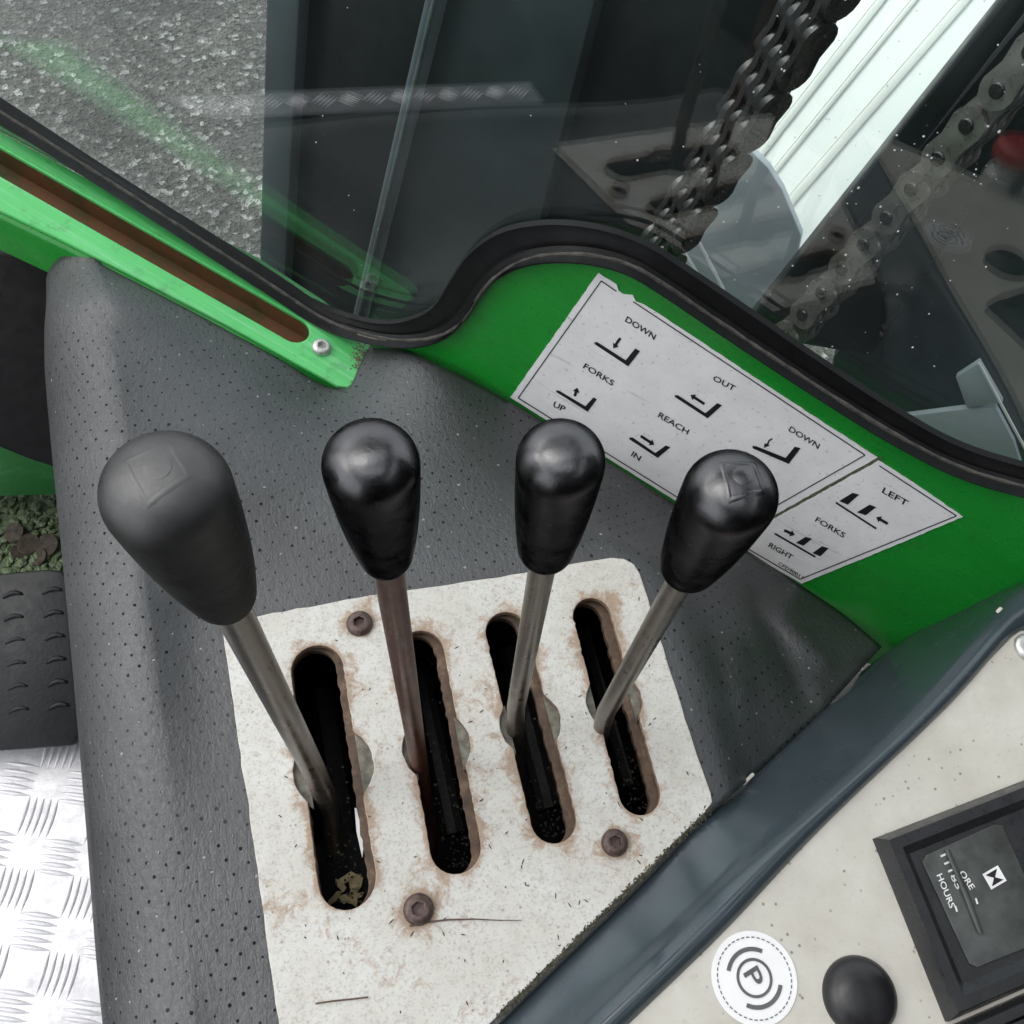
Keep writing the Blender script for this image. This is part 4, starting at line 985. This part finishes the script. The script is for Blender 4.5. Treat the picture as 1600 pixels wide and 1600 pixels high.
# dark trim upright under the ledge, green bulkhead and the mossy corner
prism('dark_trim', [onz(-120, 380, -.06), onz(70, 405, -.06), onz(112, 470, -.075), onz(112, 740, -.14), onz(40, 716, -.14), onz(-120, 650, -.13)], (0, .03, -.03), 'dark', structure('side_trim'), bevel=.002)
prism('green_bulkhead', [onz(-150, 590, -.13), onz(125, 660, -.13), onz(120, 772, -.26), onz(-150, 780, -.26)], (0, .03, -.03), 'inner_green', structure('bulkhead'), bevel=.002)
corner = structure('floor_corner')
prism('corner_plate', [onz(-150, 750, -.30), onz(200, 740, -.30), onz(200, 960, -.30), onz(-150, 960, -.30)], (0, 0, -.01), 'moss', corner)
bm = bmesh.new(); r3 = np.random.default_rng(21)
for k in range(240):
    c = onz(r3.uniform(-20, 110), r3.uniform(765, 905), -.30); s_ = r3.uniform(.0015, .006)
    bmesh.ops.create_icosphere(bm, subdivisions=1, radius=s_, matrix=Matrix.Translation((c[0], c[1], -.30+r3.uniform(0, .004)))@Matrix.Rotation(r3.uniform(0, 6), 4, 'Z')@Matrix.Diagonal((1, r3.uniform(.4, 1), r3.uniform(.2, .6), 1)))
from_bm('mossy_debris', bm, 'moss', kind='stuff', smooth=False)
bm = bmesh.new()
for k, (x, y, s_) in enumerate(((22, 832, .009), (45, 850, .0095), (73, 852, .011), (60, 870, .008), (30, 862, .007))):
    c = onz(x, y, -.292-.001*k); bmesh.ops.create_cone(bm, cap_ends=True, segments=14, radius1=s_, radius2=s_*.95, depth=.0016, matrix=Matrix.Translation(Vector(c))@Matrix.Rotation(r3.uniform(-.4, .4), 4, 'X')@Matrix.Rotation(r3.uniform(-.4, .4), 4, 'Y'))
from_bm('fallen_leaves', bm, 'dirt', kind='stuff', sharp=30)

# ================================================================== REST OF THE CAB (unseen roof, walls and pillars added to block and shape the light)
guard = structure('light_blocking_roof')  # unseen roof, added and shaped for the knob highlights
slab_box('roof_blocker', -.70, .70, -1.0, -.46, 1.12, 1.16, 'dark', guard)
slab_box('roof_blocker', -.70, .70, .46, .80, 1.12, 1.16, 'dark', guard)
slab_box('roof_blocker', .40, .70, -.455, .455, 1.12, 1.16, 'dark', guard)
slab_box('roof_blocker', -.70, -.52, -.455, .455, 1.12, 1.16, 'dark', guard)
slab_box('roof_blocker_bar', -.515, .395, -.03, .05, 1.10, 1.17, 'dark', guard)
slab_box('rear_panel', -.70, .70, -1.04, -1.005, -.35, 1.1, 'dark', structure('light_blocking_rear_wall'))  # unseen wall added behind to darken the light and reflections
slab_box('side_panel', .66, .70, -1.0, .10, -.30, .80, 'dark', structure('light_blocking_side_wall'))  # unseen wall added to cut light from the right
pil = structure('light_blocking_pillar')  # unseen posts added as dark shapes against the sky light
slab_box('pillar_post', .60, .70, .04, .14, .3, 1.11, 'dark', pil, .01)
slab_box('pillar_post', -.70, -.62, .62, .74, -.5, 1.11, 'dark', pil, .01)
seat = thing('operator_seat', 'black operator seat facing the window, only dimly mirrored in its glass', 'seat', (-.3, -.6, -.1))
slab_box('seat_cushion', -.55, -.08, -.82, -.36, -.16, -.06, 'dark', seat, .03)
slab_box('backrest', -.55, -.08, -.90, -.80, -.06, .55, 'dark', seat, .03)

# ================================================================== BEYOND THE GLASS
def outside(d): return PG.shifted(-d)
def P3(q, P): return on(*q, P.o, P.n)
def slab(name, pts, d, thick, material, parent, bevel=.003):
    P = outside(d); return prism(name, [P3(q, P) for q in pts], -P.n*thick, material, parent, bevel=bevel)
mast = thing('lift_mast', 'dark slate steel lift mast rails standing outside the window', 'mast', P3((700, 500), outside(.25)))
slab('outer_rail', [(440, -120), (700, -120), (560, 520), (405, 520)], .30, .06, 'steel_dark', mast)
slab('rail_flange', [(418, -120), (474, -120), (440, 520), (402, 520)], .275, .02, 'flange', mast)
slab('inner_rail', [(700, -120), (960, -120), (800, 520), (556, 520)], .33, .05, 'steel_slate', mast)
slab('centre_plate', [(955, -120), (1350, -120), (1000, 520), (790, 520)], .36, .02, 'steel_dark', mast)
slab('lift_channel', [(1690, -80), (1800, -80), (1360, 560), (1190, 530)], .30, .07, 'steel_dark', mast, .006)
slab('channel_edge', [(1636, -80), (1680, -80), (1200, 540), (1156, 520)], .26, .03, 'steel_dark', mast, .004)
slab('side_plate', [(1740, -80), (2100, -80), (2100, 1000), (1250, 1000), (1300, 560)], .36, .03, 'steel_slate', mast, .006)
# hose in front of the rails
hose = thing('steel_bar', 'straight slate grey bar with a bright thin edge in front of the mast rails', 'bar', P3((620, 230), outside(.12)))
tube('bar_body', [P3(q, outside(.12)) for q in ((696, -60), (562, 500))], .0062, 'flange', hose, n=16)
tube('bright_edge', [P3(q, outside(.113)) for q in ((692, -60), (558, 500))], .0011, 'pipe', hose, n=8)  # thin paler line laid along the bar

def plate8(p, h, tck):
    """figure-of-eight chain plate: outline in (a, n), extruded along width"""
    o = []; n = 9
    for k in range(n): a = -math.pi/2+math.pi*k/(n-1); o.append((p/2+h*math.cos(a), h*math.sin(a)))
    o.append((0, h*.80))
    for k in range(n): a = math.pi/2+math.pi*k/(n-1); o.append((-p/2+h*math.cos(a), h*math.sin(a)))
    o.append((0, -h*.80)); return o
def chain(label, A, B, pitch, hgt, width, nplates, face, material, group='lift chains'):
    t = thing('lift_chain', label, 'chain', A, group); a = unit(B-A); fz = unit(np.array(face)-(np.array(face)@a)*a); wv = np.cross(fz, a)
    tck = width/nplates*.97; out_ = plate8(pitch, hgt, tck)
    def link_mesh(odd):
        bm = bmesh.new()
        for k in range(nplates):
            if k % 2 != odd: continue
            c = -width/2+width*(k+.5)/nplates
            lo_ = [bm.verts.new((x, y, c-tck/2)) for x, y in out_]; hi_ = [bm.verts.new((x, y, c+tck/2)) for x, y in out_]
            for i in range(len(out_)): j = (i+1) % len(out_); bm.faces.new((lo_[i], lo_[j], hi_[j], hi_[i]))
            bm.faces.new(lo_[::-1]); bm.faces.new(hi_)
        bmesh.ops.bevel(bm, geom=[e for e in bm.edges if e.calc_face_angle(0) > 1], offset=tck*.12, segments=1, affect='EDGES')
        me = bpy.data.meshes.new('link'); bmesh.ops.recalc_face_normals(bm, faces=bm.faces)
        for f in bm.faces: f.smooth = True
        for e in bm.edges:
            if len(e.link_faces) == 2 and e.calc_face_angle(0) > .7: e.smooth = False
        bm.to_mesh(me); bm.free(); me.materials.append(MAT[material].m); return me
    ms = [link_mesh(0), link_mesh(1)]
    bm = bmesh.new(); bmesh.ops.create_cone(bm, cap_ends=True, segments=14, radius1=hgt*.42, radius2=hgt*.42, depth=width*1.12); bmesh.ops.bevel(bm, geom=[e for e in bm.edges if e.calc_face_angle(0) > 1], offset=hgt*.08, segments=1, affect='EDGES')
    pm = bpy.data.meshes.new('pin'); bm.to_mesh(pm); bm.free(); pm.materials.append(MAT['chain'].m)
    L = float(np.linalg.norm(B-A)); n = int(L/pitch); inv = wmat(t).inverted()
    for i in range(n):
        P_ = Plane(A+a*pitch*(i+.5), a, wv).mat()
        o = bpy.data.objects.new('link', ms[i % 2]); COL.objects.link(o); o.parent = t; o.matrix_basis = inv@P_
        P_ = Plane(A+a*pitch*i, a, wv).mat()
        o = bpy.data.objects.new('pin', pm); COL.objects.link(o); o.parent = t; o.matrix_basis = inv@P_
    return t
P2 = outside(.20)
E1 = unit(np.cross(P2.n, P3((1050, 380), P2)-P3((1290, 0), P2)))
chain('greasy black leaf chain hanging in front of the white container', P3((1336, -90), P2), P3((995, 455), P2), .0245, .0120, .033, 7, P2.n*.75+E1*(-.65), 'chain')
P4 = outside(.22)
chain('rust tinted leaf chain with round pin heads in front of the lift channel', P3((1750, -60), P4), P3((1205, 560), P4), .026, .0115, .03, 6, P4.n*.5+E1*.85, 'chain_brown')

# white container far behind
cont = thing('white_container', 'white corrugated steel container beyond the mast', 'container', P3((1350, 200), outside(1.2)))
Pc_ = Plane(PG.o-PG.n*1.1, PG.u, unit(PG.n*.55+ZUP*.85))
prism('wall_sheet', [P3(q, Pc_) for q in ((1150, -250), (2000, -250), (1445, 400), (1090, 400))], -Pc_.n*.05, 'container', cont, bevel=.004)
for a, b, wd in (((1424, -60), (1142, 300), 13), ((1478, -60), (1160, 330), 9), ((1560, -60), (1222, 330), 15)):
    q4 = strip_poly(a, b, wd)
    prism('rib', [P3(q, Pc_) for q in q4], Pc_.n*.004, 'container_groove', cont, bevel=.003)
grey = thing('grey_guard', 'flat grey steel guard plate below the white container', 'guard plate', P3((1160, 350), outside(.6)))
slab('plate', [(1166, 228), (1200, 262), (1222, 296), (1252, 368), (1215, 540), (1000, 540), (1090, 330)], .6, .012, 'grey_steel', grey, .002)
prism('edge_strip', [P3(q, outside(.594)) for q in strip_poly((1080, 352), (1132, 452), 3)], PG.n*.004, 'white_print', grey)
prism('edge_strip', [P3(q, outside(.594)) for q in strip_poly((1062, 378), (1105, 450), 2.5)], PG.n*.004, 'white_print', grey)

pb = thing('pale_reflection_plates', 'pale grey plates standing in for a reflection near the right end of the window seal', 'reflection_patch', P3((1530, 640), outside(.22)))  # solid pale plates added in place of a reflection on the glass
slab('upper_plate', [(1493, 590), (1530, 566), (1567, 630), (1510, 637)], .22, .006, 'grey_steel', pb, .001)
slab('lower_plate', [(1405, 652), (1508, 639), (1556, 637), (1584, 690), (1600, 740), (1500, 740)], .222, .006, 'grey_steel', pb, .001)
prism('edge_strip', [P3(q, outside(.2195)) for q in strip_poly((1530, 566), (1605, 705), 3)], PG.n*.002, 'white_print', pb)

# grit and droplets on the glass
bm = bmesh.new(); r3 = np.random.default_rng(11)
for k in range(210):
    q = (r3.uniform(0, 1600), r3.uniform(0, 700)) if k < 50 else (r3.normal(1380, 150), r3.normal(250, 200))
    c = P3(q, PG); R_ = min(abs(r3.normal()), 2)*.0002+.00014
    yb = np.interp(q[0], inn[:, 0], inn[:, 1])
    if q[1] > yb-6 or q[1] < -50: continue
    bmesh.ops.create_icosphere(bm, subdivisions=1, radius=1, matrix=Plane(c+PG.n*.0001, PG.u, PG.n).mat()@Matrix.Diagonal((R_, R_*r3.uniform(.6, 1.6), R_*.35, 1)))
from_bm('glass_grit', bm, 'drop', kind='stuff')
